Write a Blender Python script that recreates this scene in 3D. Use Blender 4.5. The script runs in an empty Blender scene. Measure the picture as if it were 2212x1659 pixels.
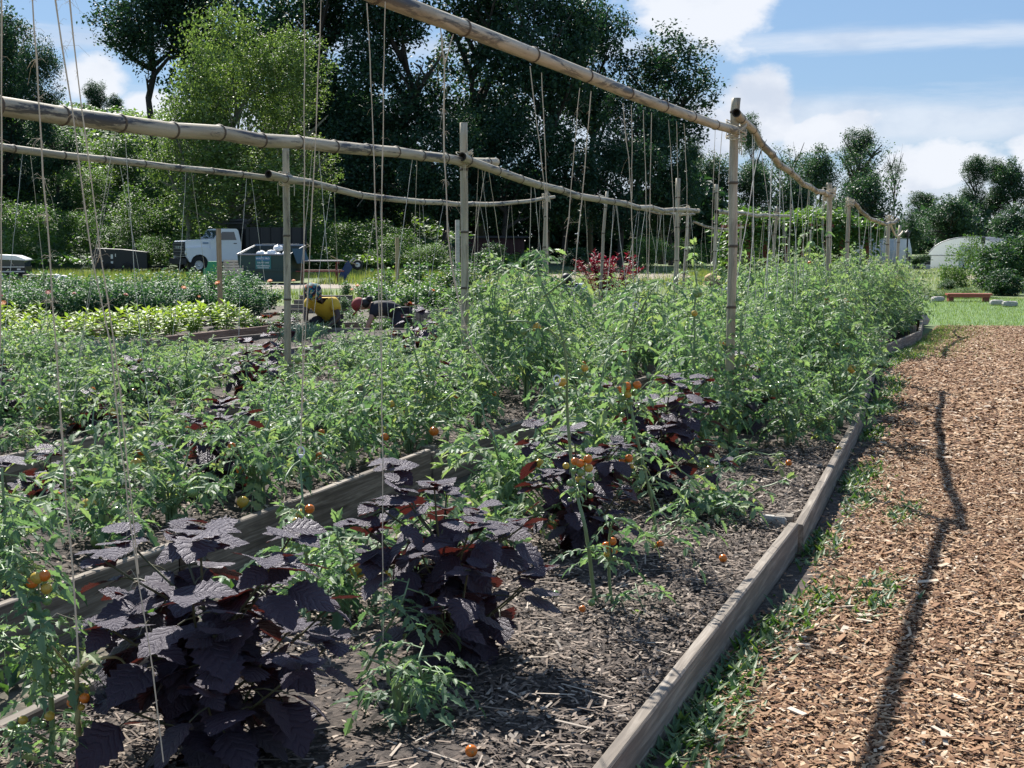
import bpy, math, random
import numpy as np
from mathutils import Vector, Matrix, Quaternion

C = bpy.context.scene.collection
PI = math.pi
rng = np.random.default_rng(7)
random.seed(7)

# ------------------------------------------------------------------ camera
FPX, EYE = 2900.0, 1.6                      # focal length in pixels of a 2212 px wide picture, eye height
PITCH = math.atan((829.5 - 515) / FPX)
cam_d = bpy.data.cameras.new('camera')
cam_d.sensor_width = 36
cam_d.lens = 36 * FPX / 2212
cam_d.clip_end = 3000
cam = bpy.data.objects.new('camera', cam_d)
C.objects.link(cam)
cam.location = (0, 0, EYE)
cam.rotation_euler = (PI / 2 - PITCH, 0, 0)
bpy.context.scene.camera = cam

def _ray(u, v):
    xc, yc = (u - 1106) / FPX, (829.5 - v) / FPX
    return Vector((xc, math.cos(PITCH) + yc * math.sin(PITCH), -math.sin(PITCH) + yc * math.cos(PITCH)))
def G(u, v, z=0.0):                          # survey: ground point seen at a pixel of the photograph
    r = _ray(u, v)
    return r * ((z - EYE) / r.z) + Vector((0, 0, EYE))
def A(u, v, Y):                              # survey: point at distance Y seen at a pixel
    r = _ray(u, v)
    return r * (Y / r.y) + Vector((0, 0, EYE))

# ------------------------------------------------------------------ light, sky, exposure
SUN_TO = Vector((-0.36, 0.96, 1.0)).normalized()
sc = bpy.context.scene
sc.render.engine = 'CYCLES'
sc.view_settings.view_transform = 'Standard'
sc.view_settings.look = 'None'
sc.view_settings.exposure = 1.0
sc.view_settings.gamma = 1.0
sc.view_settings.use_curve_mapping = False
sc.cycles.max_bounces = 7
sc.cycles.diffuse_bounces = 3
sc.cycles.glossy_bounces = 2
sc.cycles.transmission_bounces = 4
sc.cycles.use_denoising = True
try:
    sc.cycles.denoising_prefilter = 'ACCURATE'
except Exception:
    pass
sun_d = bpy.data.lights.new('sun', 'SUN')
sun_d.energy = 5.0
sun_d.angle = math.radians(0.5)
sun_d.color = (1.0, 0.955, 0.88)
sun = bpy.data.objects.new('sun', sun_d)
C.objects.link(sun)
sun.location = (-20, 40, 60)
sun.rotation_euler = (-SUN_TO).to_track_quat('-Z', 'Y').to_euler()

class NG:                                    # tiny node-graph helper
    def __init__(s, nt):
        s.nt = nt
    def n(s, t, **kw):
        nd = s.nt.nodes.new(t)
        for k, v in kw.items():
            setattr(nd, k, v)
        return nd
    def put(s, sock, v):
        if hasattr(v, 'is_output') or isinstance(v, bpy.types.NodeSocket):
            s.nt.links.new(v, sock)
        else:
            sock.default_value = v
    def m(s, op, a, b=0.0, c=0.0, clamp=False):
        nd = s.n('ShaderNodeMath', operation=op, use_clamp=clamp)
        s.put(nd.inputs[0], a); s.put(nd.inputs[1], b); s.put(nd.inputs[2], c)
        return nd.outputs[0]
    def smooth(s, x, lo, hi):
        nd = s.n('ShaderNodeMapRange', interpolation_type='SMOOTHSTEP')
        s.put(nd.inputs[0], x); nd.inputs[1].default_value = lo; nd.inputs[2].default_value = hi
        return nd.outputs[0]
    def noise(s, vec, scale, detail=4, rough=0.55, dist=0.0, out='Fac'):
        nd = s.n('ShaderNodeTexNoise')
        if vec is not None:
            s.nt.links.new(vec, nd.inputs['Vector'])
        nd.inputs['Scale'].default_value = scale
        nd.inputs['Detail'].default_value = detail
        nd.inputs['Roughness'].default_value = rough
        nd.inputs['Distortion'].default_value = dist
        return nd.outputs[out]
    def ramp(s, fac, stops, interp='LINEAR'):
        nd = s.n('ShaderNodeValToRGB')
        nd.color_ramp.interpolation = interp
        el = nd.color_ramp.elements
        while len(el) < len(stops):
            el.new(0.5)
        for e, (p, c) in zip(el, stops):
            e.position = p; e.color = (*c, 1) if len(c) == 3 else c
        s.nt.links.new(fac, nd.inputs[0])
        return nd.outputs[0]
    def mix(s, f, a, b, mode='MIX'):
        nd = s.n('ShaderNodeMix', data_type='RGBA', blend_type=mode)
        s.put(nd.inputs[0], f)
        s.put(nd.inputs[6], a if not isinstance(a, tuple) else (*a, 1)[:4])
        s.put(nd.inputs[7], b if not isinstance(b, tuple) else (*b, 1)[:4])
        return nd.outputs[2]
    def comb(s, x, y, z=0.0):
        nd = s.n('ShaderNodeCombineXYZ')
        s.put(nd.inputs[0], x); s.put(nd.inputs[1], y); s.put(nd.inputs[2], z)
        return nd.outputs[0]

world = bpy.data.worlds.new('World')
sc.world = world
world.use_nodes = True
wn = world.node_tree
wn.nodes.clear()
g = NG(wn)
w_out = g.n('ShaderNodeOutputWorld')
bg = g.n('ShaderNodeBackground')
bg.inputs['Strength'].default_value = 0.056
sky = g.n('ShaderNodeTexSky', sky_type='NISHITA')
sky.sun_disc = False
sky.sun_elevation = math.asin(SUN_TO.z)
sky.sun_rotation = math.atan2(SUN_TO.x, SUN_TO.y)
sky.air_density = 1.0
sky.dust_density = 0.35
sky.ozone_density = 1.6
tc = g.n('ShaderNodeTexCoord')
sep = g.n('ShaderNodeSeparateXYZ')
wn.links.new(tc.outputs['Generated'], sep.inputs[0])
az = g.m('ARCTAN2', sep.outputs[0], sep.outputs[1])
el = g.m('ARCSINE', sep.outputs[2])
cv = g.comb(g.m('MULTIPLY', az, 1.0), g.m('MULTIPLY', el, 1.7), 0.3)
n1 = g.noise(cv, 16, 9, 0.56)
n2 = g.noise(cv, 5.5, 6, 0.55)
n3 = g.noise(g.comb(g.m('MULTIPLY', az, 2.6), g.m('MULTIPLY', el, 22.0), 1.7), 2.2, 7, 0.6, 0.4)
blobs = [  # azimuth, elevation, half sizes (radians), weight: the cumulus clouds in view
    (0.135, 0.172, 0.066, 0.044, 1.0), (0.185, 0.090, 0.034, 0.032, 1.0), (0.225, 0.074, 0.045, 0.020, .95), (0.15, 0.07, .05, .03, .8),
    (-0.30, 0.115, 0.03, 0.024, .85), (-0.25, 0.09, 0.035, 0.018, .8), (0.37, 0.062, 0.03, 0.03, .8), (0.30, 0.05, 0.10, 0.03, .7)]
tot = None
for a0, e0, ra, re, w in blobs:
    dx = g.m('DIVIDE', g.m('SUBTRACT', az, a0), ra)
    dy = g.m('DIVIDE', g.m('SUBTRACT', el, e0), re)
    d2 = g.m('ADD', g.m('MULTIPLY', dx, dx), g.m('MULTIPLY', dy, dy))
    b = g.m('MULTIPLY', g.m('EXPONENT', g.m('MULTIPLY', d2, -0.9)), w)
    tot = b if tot is None else g.m('MAXIMUM', tot, b)
gen = g.m('MULTIPLY', g.smooth(n2, 0.52, 0.72), g.smooth(el, 0.25, 0.40))      # scattered cumulus over the rest of the sky
tot = g.m('MAXIMUM', tot, gen)
dens = g.m('ADD', tot, g.m('MULTIPLY', g.m('SUBTRACT', n1, 0.5), 1.25))
cum = g.smooth(dens, 0.38, 0.66)
band1 = g.m('EXPONENT', g.m('MULTIPLY', g.m('POWER', g.m('DIVIDE', g.m('SUBTRACT', el, 0.082), 0.024), 2.0), -1.0))
band2 = g.m('EXPONENT', g.m('MULTIPLY', g.m('POWER', g.m('DIVIDE', g.m('SUBTRACT', el, 0.138), 0.011), 2.0), -1.0))
band3 = g.m('EXPONENT', g.m('MULTIPLY', g.m('POWER', g.m('DIVIDE', g.m('SUBTRACT', el, 0.02), 0.036), 2.0), -1.0))
bands = g.m('MAXIMUM', g.m('MAXIMUM', band1, g.m('MULTIPLY', band2, 0.75)), band3)
streak = g.smooth(g.m('ADD', bands, g.m('MULTIPLY', g.m('SUBTRACT', n3, 0.5), 1.3)), 0.25, 0.95)
alpha = g.m('MAXIMUM', g.m('MULTIPLY', cum, 0.96), g.m('MULTIPLY', streak, 0.66))
shade = g.smooth(g.noise(g.comb(az, g.m('MULTIPLY', g.m('SUBTRACT', el, 0.012), 1.7), 0.3), 11, 6, 0.55), 0.36, 0.60)
ccol = g.mix(shade, (6.0, 6.6, 7.7), (8.1, 8.4, 9.0))
skyc = g.mix(1.0, sky.outputs[0], (0.86, 0.98, 1.06), 'MULTIPLY')
skyc = g.mix(0.65, skyc, (2.45, 3.95, 6.6))
wcol = g.mix(alpha, skyc, ccol)
wn.links.new(wcol, bg.inputs['Color'])
wn.links.new(bg.outputs[0], w_out.inputs[0])

# ------------------------------------------------------------------ mesh helpers
class MB:
    def __init__(s):
        s.V, s.F, s.T, s.U, s.n = [], [], [], [], 0
    def add(s, v, faces, mat=0, tone=0.5, uv=None):
        v = np.asarray(v, dtype=np.float64).reshape(-1, 3)
        k = len(v)
        if not isinstance(faces, list) or (faces and not isinstance(faces[0], np.ndarray)):
            by = {}
            for f in faces:
                by.setdefault(len(f), []).append(f)
            faces = [np.array(x, dtype=np.int64) for x in by.values()]
        for f in faces:
            s.F.append((f + s.n, mat))
        s.V.append(v)
        s.T.append(np.broadcast_to(np.asarray(tone, dtype=np.float64), (k,)))
        s.U.append(np.zeros((k, 3)) if uv is None else np.asarray(uv, dtype=np.float64))
        s.n += k
        return s
    def scatter(s, tpl, R, T, tone=0.5, mat=0):
        tv, tf = tpl[0], tpl[1]
        n, k = len(T), len(tv)
        v = np.einsum('nij,kj->nki', R, tv) + np.asarray(T)[:, None, :]
        tone = np.broadcast_to(np.asarray(tone, dtype=np.float64), (n,))
        fs = [(f[None, :, :] + (np.arange(n) * k)[:, None, None]).reshape(-1, f.shape[1]) for f in tf]
        uv = np.tile(tpl[2], (n, 1)) if len(tpl) > 2 else None
        s.add(v.reshape(-1, 3), fs, mat, np.repeat(tone, k), uv)
        return s
    def mesh(s, name, mats, smooth=False):
        me = bpy.data.meshes.new(name)
        if s.n:
            V = np.concatenate(s.V)
            me.vertices.add(len(V))
            me.vertices.foreach_set('co', V.ravel().astype(np.float32))
            loops = np.concatenate([f.ravel() for f, _ in s.F]).astype(np.int32)
            sizes = np.concatenate([np.full(len(f), f.shape[1]) for f, _ in s.F]).astype(np.int32)
            mi = np.concatenate([np.full(len(f), m) for f, m in s.F]).astype(np.int32)
            st = np.concatenate([[0], np.cumsum(sizes)[:-1]]).astype(np.int32)
            me.loops.add(len(loops)); me.loops.foreach_set('vertex_index', loops)
            me.polygons.add(len(sizes)); me.polygons.foreach_set('loop_start', st)
            me.polygons.foreach_set('material_index', mi)
            me.polygons.foreach_set('use_smooth', np.full(len(sizes), smooth, dtype=bool))
            me.update(calc_edges=True)
            at = me.attributes.new('tone', 'FLOAT', 'POINT')
            at.data.foreach_set('value', np.concatenate(s.T).astype(np.float32))
            au = me.attributes.new('luv', 'FLOAT_VECTOR', 'POINT')
            au.data.foreach_set('vector', np.concatenate(s.U).ravel().astype(np.float32))
        for m in (mats if isinstance(mats, (list, tuple)) else [mats]):
            me.materials.append(m)
        return me
    def build(s, name, mats, parent=None, smooth=False, loc=None, rot=None):
        return link(name, s.mesh(name, mats, smooth), parent, loc, rot)

def link(name, data, parent=None, loc=None, rot=None, scale=None):
    o = bpy.data.objects.new(name, data)
    C.objects.link(o)
    if parent is not None:
        o.parent = parent
    if loc is not None:
        o.location = loc
    if rot is not None:
        o.rotation_euler = rot
    if scale is not None:
        o.scale = scale
    return o
def tag(o, label=None, cat=None, group=None, kind=None):
    if label: o['label'] = label
    if cat: o['category'] = cat
    if group: o['group'] = group
    if kind: o['kind'] = kind
    return o
def empty(name, loc=(0, 0, 0), rz=0.0):
    o = bpy.data.objects.new(name, None)
    C.objects.link(o)
    o.empty_display_size = 0.1
    o.location = loc
    o.rotation_euler = (0, 0, rz)
    return o
def copy_tree(o, parent=None):
    c = o.copy(); C.objects.link(c)
    c.parent = parent
    for ch in o.children:
        copy_tree(ch, c)
    return c

def rotm(rx=0, ry=0, rz=0):
    return np.array((Matrix.Rotation(rz, 3, 'Z') @ Matrix.Rotation(ry, 3, 'Y') @ Matrix.Rotation(rx, 3, 'X')))
BOXF = [np.array([[0, 1, 3, 2], [4, 6, 7, 5], [0, 4, 5, 1], [2, 3, 7, 6], [0, 2, 6, 4], [1, 5, 7, 3]])]
def box(mb, c, size, R=None, mat=0, tone=0.5, taper=None):
    sx, sy, sz = [q / 2 for q in size]
    v = np.array([[x, y, z] for x in (-sx, sx) for y in (-sy, sy) for z in (-sz, sz)], dtype=float)
    if taper:
        v[v[:, 2] > 0, 0] *= taper; v[v[:, 2] > 0, 1] *= taper
    if R is not None:
        v = v @ np.asarray(R).T
    mb.add(v + np.array(c), [f.copy() for f in BOXF], mat, tone)
    return mb
def bevbox(mb, c, size, b=0.01, R=None, mat=0, tone=0.5):      # box with chamfered long edges (along x)
    sx, sy, sz = [q / 2 for q in size]
    b = min(b, sy * .9, sz * .9)
    prof = [(-sy + b, -sz), (sy - b, -sz), (sy, -sz + b), (sy, sz - b), (sy - b, sz), (-sy + b, sz), (-sy, sz - b), (-sy, -sz + b)]
    v = np.array([[x, p[0], p[1]] for x in (-sx, sx) for p in prof])
    f = [[i, (i + 1) % 8, 8 + (i + 1) % 8, 8 + i] for i in range(8)] + [list(range(7, -1, -1)), list(range(8, 16))]
    if R is not None:
        v = v @ np.asarray(R).T
    mb.add(v + np.array(c), f, mat, tone)
    return mb
def frame_of(d):
    d = d / (np.linalg.norm(d) + 1e-9)
    up = np.array([0, 0, 1.0]) if abs(d[2]) < 0.92 else np.array([1.0, 0, 0])
    a = np.cross(up, d); a /= np.linalg.norm(a)
    return a, np.cross(d, a)
def tube(mb, pts, r, n=6, mat=0, tone=0.5, cap=True):
    P = np.array([list(p) for p in pts], dtype=float)
    m = len(P)
    r = np.broadcast_to(np.asarray(r, dtype=float), (m,))
    V = []
    for i in range(m):
        d = P[min(i + 1, m - 1)] - P[max(i - 1, 0)]
        a, b = frame_of(d)
        for k in range(n):
            t = 2 * PI * k / n
            V.append(P[i] + r[i] * (math.cos(t) * a + math.sin(t) * b))
    q = np.array([[i * n + k, i * n + (k + 1) % n, (i + 1) * n + (k + 1) % n, (i + 1) * n + k] for i in range(m - 1) for k in range(n)])
    fs = [q]
    if cap:
        fs.append(np.array([list(range(n - 1, -1, -1)), list(range((m - 1) * n, m * n))]))
    mb.add(np.array(V), fs, mat, tone)
    return mb
def lathe(mb, prof, n=12, M=None, mat=0, tone=0.5):            # prof: list of (radius, z)
    V = np.array([[r * math.cos(2 * PI * k / n), r * math.sin(2 * PI * k / n), z] for r, z in prof for k in range(n)])
    if M is not None:
        V = V @ np.array(M.to_3x3()).T + np.array(M.translation)
    m = len(prof)
    q = np.array([[i * n + k, i * n + (k + 1) % n, (i + 1) * n + (k + 1) % n, (i + 1) * n + k] for i in range(m - 1) for k in range(n)])
    mb.add(V, [q], mat, tone)
    return mb
def ball(mb, c, r, n=10, m=7, mat=0, tone=0.5, sq=(1, 1, 1)):
    prof = [(max(1e-4, math.sin(PI * i / m)), -math.cos(PI * i / m)) for i in range(m + 1)]
    lathe(mb, prof, n, Matrix.Translation(c) @ Matrix.Diagonal((r * sq[0], r * sq[1], r * sq[2], 1)), mat, tone)
    return mb
def prism(mb, outline, depth, M=None, mat=0, tone=0.5):        # outline in local xz, extruded along y (-depth/2..depth/2)
    n = len(outline)
    V = np.array([[x, y, z] for y in (-depth / 2, depth / 2) for x, z in outline])
    if M is not None:
        V = V @ np.array(M.to_3x3()).T + np.array(M.translation)
    f = [[i, (i + 1) % n, n + (i + 1) % n, n + i] for i in range(n)] + [list(range(n - 1, -1, -1)), list(range(n, 2 * n))]
    mb.add(V, f, mat, tone)
    return mb
def rand_rot(n, tilt_lo, tilt_hi, r=None):
    """n rotation matrices: template +Z tilted by up to tilt_hi from vertical, spun at random; template +Y is the long axis"""
    r = r or rng
    az_ = r.uniform(0, 2 * PI, n); tl = r.uniform(tilt_lo, tilt_hi, n); sp = r.uniform(0, 2 * PI, n)
    ca, sa, ct, st, cs, ss = np.cos(az_), np.sin(az_), np.cos(tl), np.sin(tl), np.cos(sp), np.sin(sp)
    Z0 = np.zeros(n); O = np.ones(n)
    def mk(rows):
        return np.stack([np.stack(x, -1) for x in rows], 1)
    Rz = mk([(ca, -sa, Z0), (sa, ca, Z0), (Z0, Z0, O)])
    Rx = mk([(O, Z0, Z0), (Z0, ct, -st), (Z0, st, ct)])
    Rs = mk([(cs, -ss, Z0), (ss, cs, Z0), (Z0, Z0, O)])
    return Rz @ Rx @ Rs

# ------------------------------------------------------------------ materials
def new_mat(name):
    m = bpy.data.materials.new(name)
    m.use_nodes = True
    nt = m.node_tree
    return m, NG(nt), nt.nodes['Principled BSDF'], nt.nodes['Material Output']
def plain(name, col, rough=0.6, var=0.12, scale=6.0, metal=0.0, bump=0.0, spec=None):
    m, g, b, o = new_mat(name)
    t = g.n('ShaderNodeTexCoord')
    nz = g.noise(t.outputs['Object'], scale, 5, 0.6)
    c = g.mix(nz, tuple(x * (1 - var) for x in col), tuple(min(1, x * (1 + var)) for x in col))
    g.put(b.inputs['Base Color'], c)
    b.inputs['Roughness'].default_value = rough
    b.inputs['Metallic'].default_value = metal
    if spec is not None:
        b.inputs['Specular IOR Level'].default_value = spec
    if bump:
        bn = g.n('ShaderNodeBump'); bn.inputs['Strength'].default_value = bump; bn.inputs['Distance'].default_value = 0.02
        g.put(bn.inputs['Height'], g.noise(t.outputs['Object'], scale * 4, 5, 0.6))
        g.put(b.inputs['Normal'], bn.outputs[0])
    return m
def leafy(name, stops, rough=0.5, trans=0.35, tcol=(1.5, 1.6, 0.5), spec=0.4, obj_var=0.12):
    """leaf material: colour by the 'tone' attribute, some variation per object, light shining through"""
    m, g, b, o = new_mat(name)
    at = g.n('ShaderNodeAttribute', attribute_name='tone')
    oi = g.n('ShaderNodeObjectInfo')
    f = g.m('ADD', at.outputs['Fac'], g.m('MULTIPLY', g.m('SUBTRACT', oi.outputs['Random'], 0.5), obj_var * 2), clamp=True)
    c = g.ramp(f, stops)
    g.put(b.inputs['Base Color'], c)
    b.inputs['Roughness'].default_value = rough
    b.inputs['Specular IOR Level'].default_value = spec
    tr = g.n('ShaderNodeBsdfTranslucent')
    g.put(tr.inputs['Color'], g.mix(1.0, c, tcol, 'MULTIPLY'))
    mx = g.n('ShaderNodeMixShader')
    mx.inputs[0].default_value = trans
    g.nt.links.new(b.outputs[0], mx.inputs[1]); g.nt.links.new(tr.outputs[0], mx.inputs[2])
    g.nt.links.new(mx.outputs[0], o.inputs[0])
    return m
def wood(name, cols, stretch=(2.5, 40, 40), rough=0.85, scale=1.0, stain=0.4):
    m, g, b, o = new_mat(name)
    t = g.n('ShaderNodeTexCoord')
    oi = g.n('ShaderNodeObjectInfo')
    mp = g.n('ShaderNodeMapping'); mp.inputs['Scale'].default_value = stretch
    off = g.n('ShaderNodeVectorMath', operation='ADD')
    g.nt.links.new(t.outputs['Object'], off.inputs[0])
    rnd = g.m('MULTIPLY', oi.outputs['Random'], 37.0)
    g.put(off.inputs[1], g.comb(rnd, rnd, rnd))
    g.nt.links.new(off.outputs[0], mp.inputs[0])
    grain = g.noise(mp.outputs[0], scale, 6, 0.62, 0.6)
    blot = g.noise(off.outputs[0], 2.6, 5, 0.6)
    c = g.ramp(grain, [(0.30, cols[0]), (0.5, cols[1]), (0.70, cols[2])])
    c = g.mix(g.m('MULTIPLY', g.smooth(blot, 0.5, 0.72), stain), c, tuple(x * 0.45 for x in cols[0]))
    c = g.mix(g.m('MULTIPLY', oi.outputs['Random'], 0.25), c, cols[2])
    g.put(b.inputs['Base Color'], c)
    b.inputs['Roughness'].default_value = rough
    bn = g.n('ShaderNodeBump'); bn.inputs['Strength'].default_value = 0.5; bn.inputs['Distance'].default_value = 0.006
    g.put(bn.inputs['Height'], grain); g.put(b.inputs['Normal'], bn.outputs[0])
    return m
def toned(name, stops, rough=0.9, bump=0.0, obj_var=0.0):
    m, g, b, o = new_mat(name)
    at = g.n('ShaderNodeAttribute', attribute_name='tone')
    c = g.ramp(at.outputs['Fac'], stops)
    t = g.n('ShaderNodeTexCoord')
    c = g.mix(0.5, c, g.mix(g.noise(t.outputs['Object'], 90, 3), (.62, .6, .58), (1.3, 1.3, 1.3)), 'MULTIPLY')
    g.put(b.inputs['Base Color'], c)
    b.inputs['Roughness'].default_value = rough
    return m

MAT = {}
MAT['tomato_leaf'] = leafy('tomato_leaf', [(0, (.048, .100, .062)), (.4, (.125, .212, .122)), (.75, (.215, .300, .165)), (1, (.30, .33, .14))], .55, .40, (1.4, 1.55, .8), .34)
MAT['tomato_stem'] = plain('tomato_stem', (.17, .25, .12), .55, .25, 20)
MAT['dry_stem'] = plain('dry_stem', (.36, .33, .16), .6, .25, 20)
MAT['pale_leaf'] = leafy('pale_leaf', [(0, (.08, .16, .05)), (.5, (.19, .29, .075)), (1, (.33, .40, .11))], .5, .35)
MAT['herb_leaf'] = leafy('herb_leaf', [(0, (.03, .075, .045)), (.5, (.075, .16, .075)), (1, (.16, .25, .08))], .5, .33)
MAT['marigold_leaf'] = leafy('marigold_leaf', [(0, (.022, .065, .048)), (.5, (.055, .14, .082)), (1, (.13, .23, .11))], .55, .28, spec=.3)
MAT['onion_leaf'] = leafy('onion_leaf', [(0, (.06, .13, .10)), (1, (.20, .30, .22))], .45, .2)
MAT['grass'] = leafy('grass', [(0, (.07, .13, .05)), (.5, (.14, .22, .075)), (1, (.28, .31, .12))], .55, .35)
MAT['meadow'] = leafy('meadow', [(0, (.075, .125, .045)), (.5, (.145, .195, .065)), (1, (.30, .29, .14))], .55, .35)
MAT['weed'] = leafy('weed', [(0, (.03, .07, .035)), (.6, (.075, .15, .06)), (1, (.16, .22, .08))], .5, .3)
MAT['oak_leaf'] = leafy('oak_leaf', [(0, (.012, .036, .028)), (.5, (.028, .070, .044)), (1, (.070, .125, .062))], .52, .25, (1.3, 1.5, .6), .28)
MAT['bright_leaf'] = leafy('bright_leaf', [(0, (.045, .085, .034)), (.5, (.135, .20, .070)), (1, (.27, .33, .13))], .5, .36, (1.4, 1.55, .7), .35)
MAT['kudzu'] = leafy('kudzu', [(0, (.028, .070, .030)), (.5, (.085, .165, .055)), (1, (.18, .265, .08))], .5, .36, (1.5, 1.6, .5), .35)
MAT['shrub_leaf'] = leafy('shrub_leaf', [(0, (.018, .05, .03)), (.5, (.042, .10, .048)), (1, (.105, .175, .07))], .5, .30, spec=.35)
MAT['far_leaf'] = leafy('far_leaf', [(0, (.022, .055, .042)), (.5, (.05, .105, .058)), (1, (.10, .16, .07))], .5, .28, (1.3, 1.45, .7))
MAT['red_leaf'] = leafy('red_leaf', [(0, (.07, .006, .018)), (1, (.22, .015, .045))], .5, .35, (1.6, .7, .8))
MAT['bronze_leaf'] = leafy('bronze_leaf', [(0, (.05, .022, .018)), (1, (.15, .075, .045))], .5, .35, (1.6, .8, .5))
MAT['bark'] = plain('bark', (.055, .045, .038), .9, .35, 9, bump=.8)
MAT['grey_bark'] = plain('grey_bark', (.16, .15, .12), .9, .3, 9, bump=.5)
MAT['board'] = wood('board', [(.060, .046, .036), (.155, .125, .098), (.34, .295, .245)])
MAT['red_board'] = wood('red_board', [(.10, .055, .042), (.20, .12, .09), (.33, .23, .18)])
MAT['lumber'] = wood('lumber', [(.22, .15, .085), (.36, .26, .15), (.48, .38, .25)], (30, 30, 2.5))
MAT['pallet_wood'] = wood('pallet_wood', [(.36, .30, .22), (.55, .48, .38), (.70, .64, .54)])
MAT['grey_table'] = wood('grey_table', [(.24, .22, .21), (.42, .39, .38), (.56, .52, .50)])
MAT['red_paint'] = plain('red_paint', (.20, .045, .035), .6, .2)
MAT['red_bench'] = plain('red_bench', (.33, .085, .05), .6, .2)
MAT['stone'] = plain('stone', (.40, .38, .35), .9, .35, 12, bump=.8)
MAT['white_paint'] = plain('white_paint', (.74, .75, .76), .35, .04, 3)
MAT['dull_white'] = plain('dull_white', (.62, .61, .58), .6, .2, 5)
MAT['black_metal'] = plain('black_metal', (.012, .013, .016), .55, .2)
MAT['dark_plastic'] = plain('dark_plastic', (.02, .02, .022), .5, .2)
MAT['grey_metal'] = plain('grey_metal', (.35, .35, .36), .4, .15, metal=.8)
MAT['rubber'] = plain('rubber', (.018, .018, .018), .85, .2)
MAT['bin_green'] = plain('bin_green', (.006, .040, .036), .5, .25, 3)
MAT['bin_inside'] = plain('bin_inside', (.035, .05, .05), .8, .3, 3)
MAT['toy_green'] = plain('toy_green', (.012, .22, .10), .4, .12, 3)
MAT['barrow_blue'] = plain('barrow_blue', (.02, .05, .17), .45, .2)
MAT['tarp_blue'] = plain('tarp_blue', (.010, .055, .085), .5, .2)
MAT['bag_white'] = plain('bag_white', (.78, .78, .78), .4, .06)
MAT['sign_teal'] = plain('sign_teal', (.02, .16, .16), .5, .05)
MAT['sign_blue'] = plain('sign_blue', (.03, .14, .27), .5, .05)
MAT['letter_white'] = plain('letter_white', (.78, .80, .80), .5, .02)
MAT['skin_brown'] = plain('skin_brown', (.055, .028, .018), .5, .1)
MAT['skin_tan'] = plain('skin_tan', (.36, .20, .14), .5, .1)
MAT['skin_mid'] = plain('skin_mid', (.16, .085, .055), .5, .1)
MAT['shirt_yellow'] = plain('shirt_yellow', (.62, .40, .035), .8, .1)
MAT['cloth_black'] = plain('cloth_black', (.012, .013, .02), .85, .2)
MAT['cloth_white'] = plain('cloth_white', (.62, .64, .68), .8, .1)
MAT['cap_maroon'] = plain('cap_maroon', (.22, .035, .035), .8, .1)
MAT['hair_black'] = plain('hair_black', (.010, .008, .008), .6, .2)
MAT['straw_hat'] = plain('straw_hat', (.36, .24, .10), .8, .2, 30)
MAT['twine'] = plain('twine', (.56, .49, .37), .9, .2, 60)
MAT['white_string'] = plain('white_string', (.66, .63, .55), .9, .15, 60)
MAT['tom_green'] = plain('tom_green', (.17, .27, .09), .25, .15, 10)
MAT['tom_orange'] = plain('tom_orange', (.62, .17, .02), .22, .12, 10)
MAT['tom_yellow'] = plain('tom_yellow', (.48, .32, .05), .22, .15, 10)
MAT['petal_orange'] = plain('petal_orange', (.75, .22, .015), .6, .2, 40)
MAT['petal_red'] = plain('petal_red', (.42, .05, .02), .6, .2, 40)
MAT['film_white'] = plain('film_white', (.68, .70, .70), .45, .10, 1.2)
_m, _g, _b, _o = new_mat('plastic_film')
_b.inputs['Base Color'].default_value = (.72, .74, .74, 1); _b.inputs['Roughness'].default_value = .4
_t = _g.n('ShaderNodeBsdfTranslucent'); _t.inputs['Color'].default_value = (.8, .82, .82, 1)
_x = _g.n('ShaderNodeMixShader'); _x.inputs[0].default_value = .55
_g.nt.links.new(_b.outputs[0], _x.inputs[1]); _g.nt.links.new(_t.outputs[0], _x.inputs[2]); _g.nt.links.new(_x.outputs[0], _o.inputs[0])
MAT['film_white'] = _m
MAT['clip_plastic'] = plain('clip_plastic', (.75, .77, .78), .3, .05)

def m_bamboo():
    m, g, b, o = new_mat('bamboo')
    t = g.n('ShaderNodeTexCoord'); oi = g.n('ShaderNodeObjectInfo')
    off = g.n('ShaderNodeVectorMath', operation='ADD')
    r_ = g.m('MULTIPLY', oi.outputs['Random'], 53.0)
    g.nt.links.new(t.outputs['Object'], off.inputs[0]); g.put(off.inputs[1], g.comb(r_, r_, r_))
    mp = g.n('ShaderNodeMapping'); mp.inputs['Scale'].default_value = (22, 22, 1.6)
    g.nt.links.new(off.outputs[0], mp.inputs[0])
    st = g.noise(mp.outputs[0], 1.0, 6, 0.62, 0.8)
    mp2 = g.n('ShaderNodeMapping'); mp2.inputs['Scale'].default_value = (9, 9, 1.1)
    g.nt.links.new(off.outputs[0], mp2.inputs[0])
    mould = g.smooth(g.noise(mp2.outputs[0], 1.9, 8, 0.72, 0.6), 0.50, 0.59)
    fine = g.noise(off.outputs[0], 260, 3)
    base = g.ramp(st, [(.25, (.24, .20, .135)), (.5, (.42, .36, .255)), (.75, (.58, .52, .40))])
    at = g.n('ShaderNodeAttribute', attribute_name='tone')
    topm = g.m('MULTIPLY', mould, g.m('ADD', 0.30, g.m('MULTIPLY', at.outputs['Fac'], 0.75)), clamp=True)
    c = g.mix(topm, base, (.040, .037, .040))
    c = g.mix(g.m('MULTIPLY', g.smooth(fine, .5, .7), .25), c, (.07, .06, .05))
    g.put(b.inputs['Base Color'], c)
    b.inputs['Roughness'].default_value = .5
    b.inputs['Specular IOR Level'].default_value = .35
    bn = g.n('ShaderNodeBump'); bn.inputs['Strength'].default_value = .25; bn.inputs['Distance'].default_value = .003
    g.put(bn.inputs['Height'], st); g.put(b.inputs['Normal'], bn.outputs[0])
    return m
MAT['bamboo'] = m_bamboo()
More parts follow.
